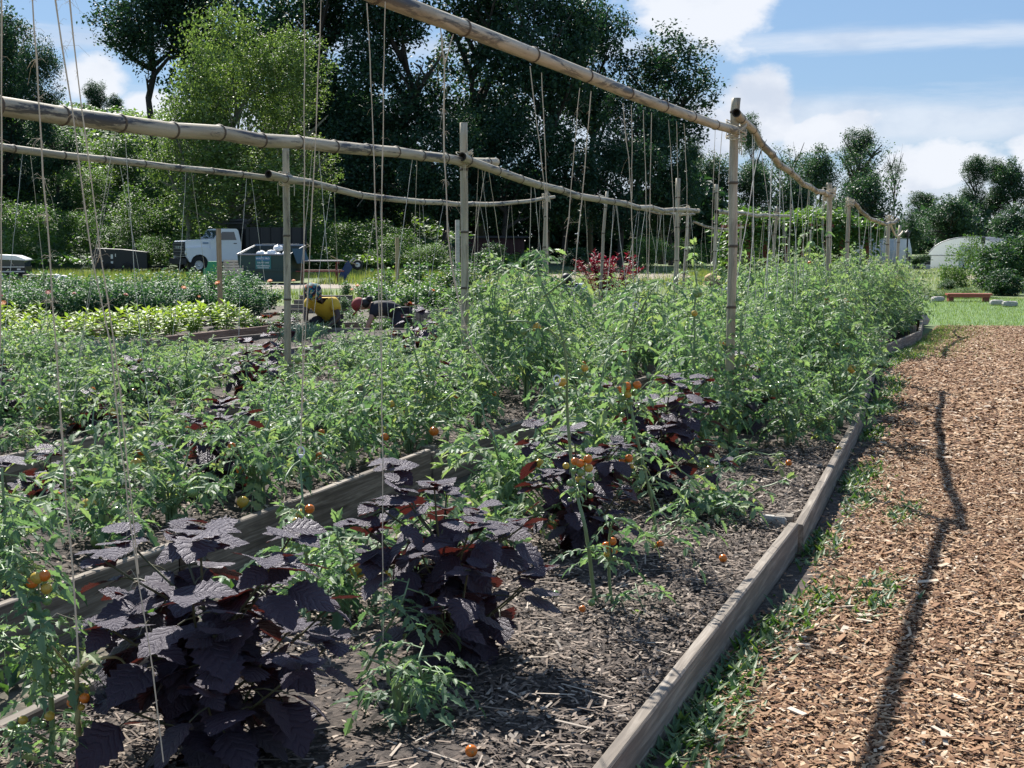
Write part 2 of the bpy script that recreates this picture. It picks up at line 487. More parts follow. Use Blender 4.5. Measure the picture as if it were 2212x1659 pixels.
MAT['bamboo_node'] = plain('bamboo_node', (.10, .075, .05), .7, .3, 40)
MAT['bamboo_hollow'] = plain('bamboo_hollow', (.05, .04, .032), .9, .3, 20)

def m_shiso():
    m, g, b, o = new_mat('purple_leaf')
    at = g.n('ShaderNodeAttribute', attribute_name='luv')
    sp = g.n('ShaderNodeSeparateXYZ'); g.nt.links.new(at.outputs['Vector'], sp.inputs[0])
    av = g.m('ABSOLUTE', sp.outputs[0])
    t = g.n('ShaderNodeTexCoord'); oi = g.n('ShaderNodeObjectInfo')
    wv = g.m('MULTIPLY', g.m('SUBTRACT', g.noise(t.outputs['Object'], 7, 2), .5), 1.1)
    cnt = g.m('ADD', 5.6, g.m('MULTIPLY', oi.outputs['Random'], 2.2))
    ph = g.m('MULTIPLY', g.m('ADD', wv, g.m('SUBTRACT', g.m('MULTIPLY', g.m('POWER', sp.outputs[1], .85), cnt), g.m('MULTIPLY', av, 1.7))), 2 * PI)
    vein = g.m('POWER', g.m('MULTIPLY', g.m('ADD', g.m('COSINE', ph), 1.0), .5), 3.0)
    crk = g.noise(t.outputs['Object'], 75, 4)
    ht = g.m('SUBTRACT', g.m('MULTIPLY', crk, 1.1), vein)
    geo = g.n('ShaderNodeNewGeometry')
    top = g.mix(g.noise(t.outputs['Object'], 25, 4), (.024, .016, .025), (.056, .040, .054))
    top = g.mix(g.m('MULTIPLY', oi.outputs['Random'], .35), top, (.060, .046, .058))
    bot = g.mix(vein, (.060, .015, .016), (.04, .010, .016))
    c = g.mix(geo.outputs['Backfacing'], top, bot)
    g.put(b.inputs['Base Color'], c)
    b.inputs['Roughness'].default_value = .42
    b.inputs['Specular IOR Level'].default_value = .5
    b.inputs['Specular Tint'].default_value = (.85, .82, 1.0, 1)
    b.inputs['Sheen Weight'].default_value = .12
    b.inputs['Sheen Roughness'].default_value = .4
    b.inputs['Sheen Tint'].default_value = (.8, .75, 1, 1)
    bn = g.n('ShaderNodeBump'); bn.inputs['Strength'].default_value = .75; bn.inputs['Distance'].default_value = .004
    g.put(bn.inputs['Height'], ht); g.put(b.inputs['Normal'], bn.outputs[0])
    tr = g.n('ShaderNodeBsdfTranslucent'); tr.inputs['Color'].default_value = (.10, .018, .012, 1)
    mx = g.n('ShaderNodeMixShader'); mx.inputs[0].default_value = .22
    g.nt.links.new(b.outputs[0], mx.inputs[1]); g.nt.links.new(tr.outputs[0], mx.inputs[2])
    g.nt.links.new(mx.outputs[0], o.inputs[0])
    return m
MAT['shiso'] = m_shiso()
MAT['shiso_stem'] = plain('shiso_stem', (.075, .075, .035), .6, .3, 20)

MAT['chips'] = toned('chips', [(0, (.035, .021, .015)), (.26, (.14, .062, .027)), (.53, (.30, .165, .085)), (.82, (.46, .31, .185)), (1, (.62, .52, .41))])
MAT['mulch'] = toned('mulch', [(0, (.022, .017, .015)), (.4, (.095, .070, .055)), (.75, (.27, .21, .165)), (1, (.50, .43, .35))])

def m_ground(name, stops, scale, bump=.6, detail=8, scale2=None):
    m, g, b, o = new_mat(name)
    t = g.n('ShaderNodeTexCoord')
    n_ = g.noise(t.outputs['Object'], scale, detail, .65)
    if scale2:
        n_ = g.m('ADD', g.m('MULTIPLY', n_, .55), g.m('MULTIPLY', g.noise(t.outputs['Object'], scale2, 5, .6), .45))
    g.put(b.inputs['Base Color'], g.ramp(n_, stops))
    b.inputs['Roughness'].default_value = .95
    bn = g.n('ShaderNodeBump'); bn.inputs['Strength'].default_value = bump; bn.inputs['Distance'].default_value = .03
    g.put(bn.inputs['Height'], n_); g.put(b.inputs['Normal'], bn.outputs[0])
    return m
MAT['ground'] = m_ground('ground', [(.35, (.055, .095, .03)), (.52, (.12, .16, .05)), (.66, (.24, .22, .11))], 0.35, .4, 10, 6.0)
MAT['chip_bed'] = m_ground('chip_bed', [(.3, (.08, .042, .026)), (.5, (.25, .135, .072)), (.7, (.45, .29, .17))], 30, .8)
MAT['dirt'] = m_ground('dirt', [(.3, (.14, .115, .09)), (.5, (.26, .215, .17)), (.7, (.36, .31, .26))], 3, .5, 8, 30)
MAT['soil'] = m_ground('soil', [(.3, (.022, .017, .015)), (.5, (.06, .046, .038)), (.72, (.15, .12, .10))], 22, .9)
MAT['aisle'] = m_ground('aisle', [(.3, (.03, .03, .02)), (.5, (.075, .065, .045)), (.7, (.17, .14, .10))], 9, .7)
MAT['hill'] = m_ground('hill', [(.3, (.02, .045, .02)), (.6, (.05, .09, .03))], 1.5, .5)
MAT['lawn'] = m_ground('lawn', [(.3, (.07, .13, .05)), (.55, (.13, .21, .075)), (.75, (.20, .25, .11))], 2.0, .5, 8, 25)

# ------------------------------------------------------------------ setting: ground, paths, hill
SL = 0.385                                   # rows run away to the right
def row_x(c, Y):
    return c + SL * Y
def r1_x(Y):                                 # outer edge of the first bed, bending slightly
    pts = [(-5, -2.97), (6.6, 1.5), (10.5, 2.78), (15.7, 4.31), (40, 13.0)]
    for (a, b), (c, d) in zip(pts, pts[1:]):
        if Y <= c:
            return b + (d - b) * (Y - a) / (c - a)
    return pts[-1][1]
def hill_h(x, y):
    t = np.clip((y - 60) / 36.0, 0, 1); t = t * t * (3 - 2 * t)
    hx = np.interp(x, [-90, -50, -24, -12, -7, -2.5, 0.5, 10], [14, 12.5, 9.6, 6.2, 3.6, 1.2, .25, 0])
    return hx * t

def sheet(name, pts, z, mat, label=None):
    mb = MB()
    mb.add([(p[0], p[1], z) for p in pts], [list(range(len(pts)))])
    return tag(mb.build(name, mat), kind='structure', label=label)
sheet('ground', [(-700, -60), (700, -60), (700, 900), (-700, 900)], 0.0, MAT['ground'])
Ys = np.linspace(-3, 24.0, 22)
left = [(r1_x(y) + .02, y) for y in Ys if y < 16] + [(4.75, 16.7), (5.9, 19.6), (7.5, 24.0)]
edge = [(8.3, 24.6), (9.4, 24.0), (11, 23.4), (14, 23.2)]
def path_z(x, y):                            # the mulch lies thick beside the beds and thins out towards the lawn
    return .115 * float(np.clip((24.0 - y) / 7.0, 0.06, 1)) if y < 24 else .0093
mbp = MB(); V = []; nxp = 8
ysp = np.concatenate([np.linspace(-3, 16.4, 40), np.linspace(17, 24.6, 26)])
for y in ysp:
    x0 = (r1_x(y) + .01) if y < 16 else 4.75 + (y - 16.7) * .385
    x1 = 14.0
    for k in range(nxp):
        t = (k / (nxp - 1)) ** 1.6
        x = x0 + (x1 - x0) * t
        V.append((x, y - (.28 * min(max(x - 9, 0), 3) if y > 23.5 else 0), path_z(x, y)))
mbp.add(V, [np.array([[j * nxp + i, j * nxp + i + 1, (j + 1) * nxp + i + 1, (j + 1) * nxp + i] for j in range(len(ysp) - 1) for i in range(nxp - 1)])])
tag(mbp.build('wood_chip_path', MAT['chip_bed'], smooth=True), kind='structure')
sheet('lawn', [(7.6, 25.2), (8.4, 24.4), (9.4, 23.8), (11, 23.2), (15, 23.0), (22, 23), (26, 36), (8.6, 35.5), (9.2, 31)], 0.004, MAT['lawn'])
sheet('garden_soil', [(-26, 8), (-6.4, -4), (-.4, -4), (1.55, 6.4), (4.4, 15.6), (7.4, 24), (8.2, 30), (-1, 34), (-10, 30), (-22, 24)], 0.004, MAT['aisle'])
sheet('dirt_track', [(-34, 38), (-20, 40), (-12, 41.5), (-6, 43), (-2, 44), (-2, 49), (-6, 47.5), (-12, 46.5), (-20, 45), (-34, 42.5)], 0.006, MAT['dirt'])
sheet('dirt_patch', [(-1.2, 50), (2.5, 49), (6.8, 52), (8.0, 60), (5.5, 64), (1.0, 63), (-1.4, 58)], 0.006, MAT['dirt'])
sheet('far_dirt_patch', [(17, 46), (20, 45), (23, 52), (22, 60), (18.5, 57)], 0.006, MAT['dirt'])

mb = MB()                                    # hillside
xs = np.linspace(-95, 3, 60); ys = np.linspace(60.2, 130, 40)
X, Y = np.meshgrid(xs, ys)
Z = hill_h(X, Y) + .25 * np.sin(X * .9) * np.cos(Y * .7) * np.clip((Y - 62) / 10, 0, 1) * np.clip((2 - X) / 8, 0, 1) + .01
nx = len(xs)
q = np.array([[j * nx + i, j * nx + i + 1, (j + 1) * nx + i + 1, (j + 1) * nx + i] for j in range(len(ys) - 1) for i in range(nx - 1)])
mb.add(np.stack([X, Y, Z], -1).reshape(-1, 3), [q])
tag(mb.build('hillside', MAT['hill'], smooth=True), kind='structure')

# leaf templates: base at origin, long axis +Y, upper side +Z
def T_(v, f, uv=None):
    by = {}
    for x in f:
        by.setdefault(len(x), []).append(x)
    r = [np.array(v, dtype=float), [np.array(x) for x in by.values()]]
    if uv is not None:
        r.append(np.array(uv, dtype=float))
    return tuple(r)
RHOMB = T_([(0, 0, 0), (.34, .45, .06), (0, 1, -.05), (-.34, .45, .06)], [[0, 1, 2], [0, 2, 3]])
KITE = T_([(0, 0, 0), (.26, .38, .07), (0, .55, 0), (0, 1, -.12), (-.26, .38, .07)], [[0, 1, 2], [1, 3, 2], [0, 2, 4], [2, 3, 4]])
LANCE = T_([(0, 0, 0), (.15, .4, .05), (0, .45, 0), (0, 1, -.2), (-.15, .4, .05)], [[0, 1, 2], [1, 3, 2], [0, 2, 4], [2, 3, 4]])
BLADE = T_([(-.03, 0, 0), (.03, 0, 0), (.022, .55, .06), (-.022, .55, .06), (0, 1, .25)], [[0, 1, 2, 3], [3, 2, 4]])
TRI = T_([(-.04, 0, 0), (.04, 0, 0), (0, 1, .12)], [[0, 1, 2]])
ro = [(.07, .05), (.20, .15), (.13, .27), (.24, .42), (.13, .52), (.19, .66), (.07, .77)]
v_, f_ = [(0, 0, 0), (0, .5, -.03), (0, 1, -.16)], []
for sgn in (1, -1):
    k0 = len(v_)
    v_ += [(sgn * x, y, .10 * x / .3 - .12 * y * y) for x, y in ro]
    idx = [0] + list(range(k0, k0 + len(ro))) + [2, 1]
    f_.append(idx if sgn > 0 else idx[::-1])
LEAFLET = T_(v_, f_)

def blades(name, n, pos_fn, h, mat, tone=(.2, .9), label=None, tilt=(0.05, .7), tpl=None, wid=1.0):
    P = pos_fn(n)
    n = len(P)
    mb = MB()
    R = rand_rot(n, 0, .2)
    # blades stand up: rotate +Y to +Z
    up = rotm(PI / 2, 0, 0)
    az_ = rng.uniform(0, 2 * PI, n); tl = rng.uniform(*tilt, n)
    Rm = np.array([rotm(0, 0, a) @ rotm(-t, 0, 0) @ up for a, t in zip(az_, tl)])
    s = rng.uniform(h[0], h[1], n)
    Rm = Rm * s[:, None, None]
    Rm[:, :, 0] *= wid
    mb.scatter(tpl or BLADE, Rm, P, rng.uniform(tone[0], tone[1], n))
    o = mb.build(name, mat)
    return tag(o, label, None, None, 'stuff')
def in_rows(x0, x1, y0, y1, z=0.0, pw=1.0):
    def fn(n):
        Y = y0 + (y1 - y0) * rng.uniform(0, 1, n) ** pw
        return np.stack([rng.uniform(x0, x1, n), Y, np.full(n, z)], -1)
    return fn

# wood chips on the path: each its own little slab, far ones coarser
CHIP = T_([(-.5, -.5, 0), (.45, -.5, 0), (.5, .48, 0), (-.42, .5, 0), (-.5, -.5, -.35), (.45, -.5, -.35), (.5, .48, -.35), (-.42, .5, -.35)],
          [[0, 1, 2, 3], [0, 4, 5, 1], [1, 5, 6, 2], [2, 6, 7, 3], [3, 7, 4, 0]])
CHIPQ = T_([(-.5, -.5, 0), (.5, -.45, 0), (.46, .0, .12), (.4, .5, 0), (-.5, .46, 0), (-.44, 0, .12)], [[0, 1, 2, 5], [5, 2, 3, 4]])
def chips(name, P, ln, wd, mat, tilt=.45, tone=None, tpl=CHIPQ, label=None, orient=None):
    n = len(P)
    R = rand_rot(n, 0, tilt)
    L = ln[0] + (ln[1] - ln[0]) * rng.uniform(0, 1, n) ** 2
    W = rng.uniform(wd[0], wd[1], n)
    R = R.copy()
    R[:, :, 0] *= W[:, None]; R[:, :, 1] *= L[:, None]; R[:, :, 2] *= (W * .45)[:, None]
    t = rng.beta(1.7, 1.6, n) if tone is None else tone
    mb = MB()
    mb.scatter(tpl, R, P, t)
    return tag(mb.build(name, mat), label, None, None, 'stuff')
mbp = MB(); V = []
for y in np.linspace(0, 16, 60):              # dark soil between board and chips, widened to paint in the plants' shade
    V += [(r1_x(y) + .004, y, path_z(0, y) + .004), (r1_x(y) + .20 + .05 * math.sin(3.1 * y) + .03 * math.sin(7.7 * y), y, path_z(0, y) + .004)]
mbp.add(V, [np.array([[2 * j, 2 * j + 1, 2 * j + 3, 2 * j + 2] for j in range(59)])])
tag(mbp.build('soil_shade_strip', MAT['soil']), kind='structure')
def path_pts(n, y0, y1, pw, x_off=(.03, 2.2)):
    Y = y0 + (y1 - y0) * rng.uniform(0, 1, n) ** pw
    x0 = np.array([r1_x(y) if y < 16 else (4.75 + (y - 16.7) * .385) for y in Y])
    dx_ = rng.uniform(x_off[0], x_off[1], n)
    X = x0 + dx_
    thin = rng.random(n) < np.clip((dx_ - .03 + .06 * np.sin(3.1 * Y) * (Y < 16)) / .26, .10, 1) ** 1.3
    keep = thin & (Y < 24.3 - .28 * np.clip(X - 9, 0, 3) + rng.normal(0, .22, n))
    Zr = np.array([path_z(x, y) for x, y in zip(X, Y)]) + .002 + rng.uniform(0, .022, n)
    return np.stack([X, Y, Zr], -1)[keep]
chips('near_wood_chips', path_pts(95000, 3.2, 9.5, 1.2, (.0, 1.9)), (.012, .055), (.005, .014), MAT['chips'], .6, label='orange brown wood chips covering the near part of the path')
chips('far_wood_chips', path_pts(60000, 8.8, 24.6, 1.25, (.0, 2.1)), (.025, .075), (.010, .026), MAT['chips'], .5, label='orange brown wood chips covering the far part of the path')
big = path_pts(420, 3.3, 12, 1.2, (.25, 1.9)); big[:, 2] += .012
chips('large_wood_chips', big, (.05, .12), (.014, .030), MAT['chips'], .3, tone=rng.uniform(.35, 1, len(big)), tpl=CHIP, label='larger split chips lying on top of the wood chip path')

# grass, meadow, weeds
def lawn_pts(n):
    Y = rng.uniform(23.0, 36, n); X = rng.uniform(7.8, 15, n)
    edge_ = np.interp(X, [7.4, 8.3, 9.4, 11, 14], [25.4, 24.5, 23.9, 23.3, 23.1])
    k = Y > edge_ + rng.normal(0, .15, n)
    return np.stack([X, Y, np.full(n, .004)], -1)[k]
blades('lawn_grass', 42000, lawn_pts, (.03, .075), MAT['grass'], (.1, .8), 'short mown grass on the lawn beyond the wood chip path', (.1, .9), TRI, 1.6)
blades('bed_edge_grass', 4200, lambda n: np.stack([4.8 + .385 * (Y := rng.uniform(16.5, 24.5, n)) - .385 * 16.7 + rng.gamma(1.5, .22, n), Y, np.array([path_z(0, y) for y in Y])], -1),
       (.03, .085), MAT['grass'], (.1, .8), 'grass growing along the outside of the far bed boards', (.1, .9), TRI, 1.5)
def meadow_pts(n):
    Y = rng.uniform(46, 63, n); X = rng.uniform(-30, 10, n)
    k = (np.abs(X + 9.5) > 2.6) | (Y > 54)
    k &= ~((X > -1.5) & (X < 7.5) & (Y > 49.5) & (Y < 63))
    k &= X < 9
    return np.stack([X, Y, np.full(n, .004)], -1)[k]
blades('meadow_grass', 60000, meadow_pts, (.10, .34), MAT['meadow'], (.15, 1.0), 'sunlit yellow green meadow grass below the vine covered hillside', (.05, .9), TRI, 1.0)
blades('field_grass', 26000, in_rows(-2, 34, 38, 75), (.06, .16), MAT['meadow'], (.0, .8), 'low grass on the open field behind the garden', (.1, .9), TRI, 2.5)
blades('track_grass', 9000, in_rows(-26, 4, 33, 39.5), (.08, .24), MAT['meadow'], (.1, .9), 'ragged grass beside the dirt track', (.05, .8), TRI, 1.6)
def weed_pts(n):
    k = 30
    cy = 3.5 + 17 * rng.uniform(0, 1, k) ** 1.3
    cx = np.array([r1_x(y) for y in cy]) + rng.gamma(1.3, .085, k) + .06
    i = rng.integers(0, k, n)
    Y = cy[i] + rng.normal(0, .20, n); X = cx[i] + rng.normal(0, .055, n) + (Y - cy[i]) * .385
    lo = np.array([r1_x(y) for y in Y]) + .03
    X = np.maximum(X, lo)
    return np.stack([X, Y, np.array([path_z(x, y) for x, y in zip(X, Y)])], -1)
blades('path_edge_weeds', 8000, weed_pts, (.028, .075), MAT['weed'], (.1, 1), 'low green weeds in the chips outside the nearest bed board', (.3, 1.35), LANCE, 1.0)
def aisle_pts(n):
    out = []
    for c in (-2.84 - .45, -5.5 - .45, -8.1 - .45, -10.7 - .45, -13.3 - .4):
        Y = rng.uniform(3.5, 20, n // 5)
        out.append(np.stack([c + SL * Y + rng.uniform(-.4, .4, n // 5), Y, np.full(n // 5, .01)], -1))
    return np.concatenate(out)
blades('aisle_weeds', 9000, aisle_pts, (.05, .16), MAT['weed'], (.0, .8), 'low weeds and grass in the walkways between the beds', (.1, 1.2), LANCE, 1.0)

# ------------------------------------------------------------------ raised beds
BEDS = [  # right edge intercept, left edge intercept, y range, board height, wording
    (-1.05, -2.84, (1.2, 15.9), .25, 'raised bed of grey planks running beside the wood chip path'),
    (-3.75, -5.50, (2.5, 19.5), .25, 'raised bed of grey planks, second from the wood chip path'),
    (-6.40, -8.15, (5.5, 21.0), .25, 'raised bed of grey planks, third from the wood chip path'),
    (-9.05, -10.72, (9.0, 20.3), .25, 'raised bed of grey planks, fourth from the wood chip path'),
    (-11.60, -13.30, (11.5, 21.3), .27, 'raised bed of brown planks holding pale green plants, fifth from the path'),
    (-14.10, -15.8, (13.5, 22.5), .27, 'raised bed of brown planks in front of the marigold hedge'),
]
def plank(parent, a, b, h, mat, th=.045, z0=0.0):
    a, b = Vector((*a[:2], 0)), Vector((*b[:2], 0))
    d = b - a
    mb = MB()
    L = d.length
    n = max(2, int(L / .5))
    bevbox(mb, (0, 0, 0), (L, th, h), .006)
    o = mb.build('plank', mat, parent)
    o.location = ((a + b) / 2).to_tuple()[:2] + (z0 + h / 2,)
    o.rotation_euler = (rng.normal(0, .012), rng.normal(0, .006), math.atan2(d.y, d.x))
    return o
def bpost(parent, x, y, h, mat, s=.085, rz=0.37):
    mb = MB(); bevbox(mb, (0, 0, 0), (h, s, s), .008)
    o = mb.build('corner_post', mat, parent)
    o.location = (x, y, h / 2); o.rotation_euler = (0, -PI / 2, 0)
    o.rotation_euler = (Matrix.Rotation(PI / 2 - rz, 3, 'Z') @ Matrix.Rotation(-PI / 2, 3, 'Y')).to_euler()
    return o
SOIL_Z = .19
ang = math.atan2(1, SL)
for bi, (cr, cl, (y0, y1), h, lab) in enumerate(BEDS):
    bed = empty('raised_bed', (0, 0, 0))
    tag(bed, lab, 'raised bed', 'raised garden beds')
    bm_ = MAT['board'] if bi < 4 else MAT['red_board']
    fr = (lambda Y: r1_x(Y)) if bi == 0 else (lambda Y, c=cr: c + SL * Y)
    fl = lambda Y, c=cl: c + SL * Y
    # soil with a gently uneven top
    yy = np.linspace(y0, y1, 40); mbs = MB(); V = []; nw = 9
    for y in yy:
        for k in range(nw):
            t = k / (nw - 1)
            V.append((fl(y) + .05 + (fr(y) - fl(y) - .11) * t, y, SOIL_Z + .025 * math.sin(3 * y + 5 * t) * math.sin(PI * t) + rng.normal(0, .008) + .03 * math.sin(PI * t)))
    qs = np.array([[j * nw + i, j * nw + i + 1, (j + 1) * nw + i + 1, (j + 1) * nw + i] for j in range(39) for i in range(nw - 1)])
    mbs.add(V, [qs]); mbs.build('soil', MAT['soil'], bed, smooth=True)
    if bi == 0:
        cuts_r = [1.2, 6.25, 10.5, 15.7]; cuts_l = [1.2, 5.9, 8.4, 10.9, 13.4, 15.7]
    elif bi == 1:
        cuts_r = [2.5, 5.9, 8.42, 11.0, 13.5, 16.5, 19.4]; cuts_l = [2.5, 5.2, 7.9, 10.6, 13.4, 16.4, 19.4]
    else:
        k = int((y1 - y0) / 2.5); cuts_r = list(np.linspace(y0, y1, k + 1)); cuts_l = list(np.linspace(y0 + .1, y1, k + 1))
    for cuts, f, sg in ((cuts_r, fr, 1), (cuts_l, fl, -1)):
        for i, (a, b) in enumerate(zip(cuts, cuts[1:])):
            j = rng.normal(0, .012)
            gap = .05 if (bi == 1 and sg == 1 and min(abs(a - 8.42), abs(b - 8.42)) < .1) else .008
            plank(bed, (f(a + gap) - sg * .025 + j, a + gap), (f(b - gap) - sg * .025 + rng.normal(0, .012), b - gap), h + rng.normal(0, .01), bm_)
            if i:
                bpost(bed, f(a + .22) - sg * .115, a + .22, h - .01 + abs(rng.normal(0, .025)), bm_)
    plank(bed, (fl(y1) + .05, y1), (fr(y1) - .05, y1), h, bm_)
# two wide stakes inside the path side board, one grey and spotted
sp_ = G(1672, 1128, .22); st = empty('wooden_stake', (sp_.x, sp_.y, 0)); tag(st, 'short lichen spotted timber stake inside the board nearest the wood chips', 'stake')
mb = MB(); bevbox(mb, (0, 0, .125), (.10, .13, .25), .012, rotm(0, .12, 1.2)); mb.build('timber', MAT['stone'], st)
# the bed that juts out at the far right end
fb = empty('raised_bed', (0, 0, 0)); tag(fb, 'far raised bed jutting towards the lawn with a pale corner stone', 'raised bed', 'raised garden beds')
plank(fb, (4.66, 16.75), (6.05, 19.9), .25, MAT['board']); plank(fb, (6.07, 19.95), (7.4, 24.2), .25, MAT['board'])
plank(fb, (4.62, 16.72), (3.0, 17.4), .25, MAT['board']); plank(fb, (7.4, 24.25), (5.3, 25.0), .25, MAT['board'])
bpost(fb, 4.58, 16.85, .33, MAT['board']); bpost(fb, 6.0, 20.05, .3, MAT['board']); bpost(fb, 7.32, 24.1, .36, MAT['board'])
mbs = MB(); mbs.add([(4.55, 16.8, .2), (7.3, 24.2, .2), (5.3, 24.9, .2), (3.0, 17.5, .2)], [[0, 1, 2, 3]]); mbs.build('soil', MAT['soil'], fb)
# short cross bed beside the gardeners
cb = empty('raised_bed', (0, 0, 0)); tag(cb, 'raised bed with tall grey end boards behind the two kneeling gardeners', 'raised bed', 'raised garden beds')
p0, p1 = G(833, 661, .32), G(916, 674, .32)
plank(cb, p0, p1, .36, MAT['board']); plank(cb, (p1.x, p1.y + .05), (p1.x + 1.0, p1.y + 2.4), .34, MAT['board'])
q0, q1 = G(770, 683, .28), G(905, 680, .28)
plank(cb, (p1.x - .05, p1.y - 1.6), (p1.x - 1.6, p1.y - 2.2), .26, MAT['board'])
bpost(cb, p1.x - .08, p1.y + .0, .44, MAT['board'], .11); bpost(cb, p0.x + .1, p0.y + .1, .42, MAT['board'], .11)
tb = empty('timber_edging', (0, 0, 0)); tag(tb, 'stepped stack of old timbers behind the gardener in yellow', 'timber stack')
for k in range(4):
    mb = MB(); bevbox(mb, (0, 0, 0), (1.5 - .12 * k, .14, .09), .01)
    o = mb.build('beam', MAT['board'], tb); a = G(640, 690, 0); o.location = (a.x + .1 + .05 * k, a.y + 2.2 + .12 * k, .05 + .092 * k); o.rotation_euler = (0, 0, .05 - .03 * k)
# stones
def rock(name, loc, s, label, group=None, rz=0.0):
    mb = MB(); v = []
    n, m = 10, 6
    for i in range(m + 1):
        for k in range(n):
            t, p = 2 * PI * k / n, PI * i / m
            d = np.array([math.sin(p) * math.cos(t), math.sin(p) * math.sin(t), math.cos(p)])
            d = np.sign(d) * np.abs(d) ** .55
            v.append(d * np.array(s) / 2 * (1 + rng.normal(0, .04)))
    q = np.array([[i * n + k, (i + 1) * n + k, (i + 1) * n + (k + 1) % n, i * n + (k + 1) % n] for i in range(m) for k in range(n)])
    mb.add(np.array(v) + np.array([0, 0, s[2] / 2]), [q])
    o = mb.build(name, MAT['stone'], None, False, loc, (0, 0, rz))
    return tag(o, label, 'stone', group)
rock('corner_stone', (7.35, 24.55, 0), (.55, .3, .26), 'pale rough stone on the far corner of the last raised bed')
for u, v, w, lab in [(1995, 650, .26, 'pale edging stone, leftmost of those by the red bench'), (2026, 652, .34, 'pale edging stone just left of the red bench'),
                     (2153, 660, .34, 'pale edging stone just right of the red bench'), (2181, 663, .38, 'pale edging stone furthest right of the red bench')]:
    a = G(u, v); rock('edging_stone', (a.x, a.y, 0), (w, .2, .14), lab, 'stones edging the lawn', rng.normal(0, .1))

# mulch on the soil of the beds
def bed_pts(n, bi, y0, y1, pw=1.0):
    cr, cl = BEDS[bi][0], BEDS[bi][1]
    Y = y0 + (y1 - y0) * rng.uniform(0, 1, n) ** pw
    xr = np.array([r1_x(y) for y in Y]) if bi == 0 else cr + SL * Y
    xl = cl + SL * Y
    return np.stack([xl + .07 + (xr - xl - .14) * rng.uniform(0, 1, n), Y, SOIL_Z + .025 + rng.uniform(0, .028, n)], -1)
MT = rng.beta(1.4, 1.7, 42000)
chips('near_bed_mulch', bed_pts(42000, 0, 2.9, 9.0, 1.15), (.012, .060), (.004, .013), MAT['mulch'], .6, MT, label='grey brown wood mulch on the soil of the nearest bed')
chips('middle_bed_mulch', bed_pts(12000, 1, 4, 12, 1.1), (.02, .06), (.006, .016), MAT['mulch'], .6, MT[:12000], label='grey brown wood mulch on the soil of the second bed')
chips('far_bed_mulch', np.concatenate([bed_pts(7000, 2, 7, 17), bed_pts(4000, 3, 10, 18)]), (.02, .06), (.006, .018), MAT['mulch'], .6, MT[:11000], label='grey brown wood mulch on the soil of the third and fourth beds')
fbm = []
for _ in range(4000):
    y = rng.uniform(17, 24.2); fbm.append((4.66 + (y - 16.75) * .37 - rng.uniform(.06, 1.8), y, .205 + rng.uniform(0, .03)))
chips('far_corner_mulch', np.array(fbm), (.02, .07), (.006, .02), MAT['mulch'], .6, MT[:4000], label='wood mulch on the soil of the bed by the lawn')
sticks = bed_pts(260, 0, 3.3, 9, 1.2); sticks[:, 2] += .02
chips('twigs', sticks, (.06, .22), (.004, .009), MAT['mulch'], .25, rng.uniform(.45, 1, 260), CHIP, 'broken twigs and splinters lying on the nearest bed')

# ------------------------------------------------------------------ bamboo frames
def bamboo_pole(name, p0, p1, r0, r1, inter, sag, label, cat, group, hollow=False, phase=.5):
    """a bamboo culm from p0 to p1 (local +Z along it) with swollen nodes; node rings and open end are parts"""
    p0, p1 = Vector(p0), Vector(p1)
    d = p1 - p0; L = d.length
    zax = d.normalized()
    xax = (Vector((0, 0, 1)) - zax * zax.z)
    xax = Vector((1, 0, 0)) if xax.length < .3 else xax.normalized()
    yax = zax.cross(xax)
    M = Matrix((xax, yax, zax)).transposed().to_4x4(); M.translation = p0
    nodes = []
    t = inter * phase
    while t < L - .03:
        nodes.append(t); t += inter * rng.uniform(.9, 1.1)
    zs = [0.0]
    for nd in nodes:
        zs += [nd - .04, nd - .012, nd, nd + .012, nd + .04]
    zs = sorted(set([z for z in zs + [L] if 0 <= z <= L] + list(np.arange(.15, L, .25))))
    n = 14
    wob = rng.normal(0, .012 if 'beam' in name else .006, len(nodes) + 2)
    def off(z):
        s = sag * -4 * (z / L) * (1 - z / L)
        i = np.interp(z, [0] + nodes + [L], wob)
        return s + i * .7, np.interp(z, [0] + nodes + [L], wob[::-1]) * .7
    def rad(z):
        r = r0 + (r1 - r0) * z / L
        dd = min([abs(z - q) for q in nodes] + [9])
        return r * (1 + .10 * math.exp(-(dd / .012) ** 2) - .03 * math.exp(-(dd / .05) ** 2))
    V, tone = [], []
    for z in zs:
        ox, oy = off(z)
        for k in range(n):
            a = 2 * PI * k / n
            V.append((ox + rad(z) * math.cos(a), oy + rad(z) * math.sin(a), z)); tone.append(.5 + .5 * math.cos(a - .9))
    m = len(zs)
    q = np.array([[i * n + k, i * n + (k + 1) % n, (i + 1) * n + (k + 1) % n, (i + 1) * n + k] for i in range(m - 1) for k in range(n)])
    mb = MB(); mb.add(V, [q], 0, tone)
    caps = [np.array([list(range((m - 1) * n, m * n))])]
    if not hollow:
        caps.append(np.array([list(range(n - 1, -1, -1))]))
    mb.F += [(c, 0) for c in caps]
    o = mb.build(name, MAT['bamboo'], None, True); o.matrix_world = M
    tag(o, label, cat, group)
    for nd in nodes:
        ox, oy = off(nd); r = rad(nd)
        mr = MB(); lathe(mr, [(r * .98, -.010), (r * 1.05, -.006), (r * 1.075, 0), (r * 1.04, .005), (r * .98, .009)], 14)
        mr.build('node_ring', MAT['bamboo_node'], o, True, (ox, oy, nd))
    if hollow:
        ox, oy = off(0); r = rad(0)
        me = MB(); lathe(me, [(r * 1.01, 0), (r * .99, -.004), (r * .76, -.004), (r * .74, .05), (r * .02, .05)], 14)
        me.build('open_end', MAT['bamboo_hollow'], o, False, (ox, oy, 0))
    o['_len'] = L
    return o, M, off, rad, L
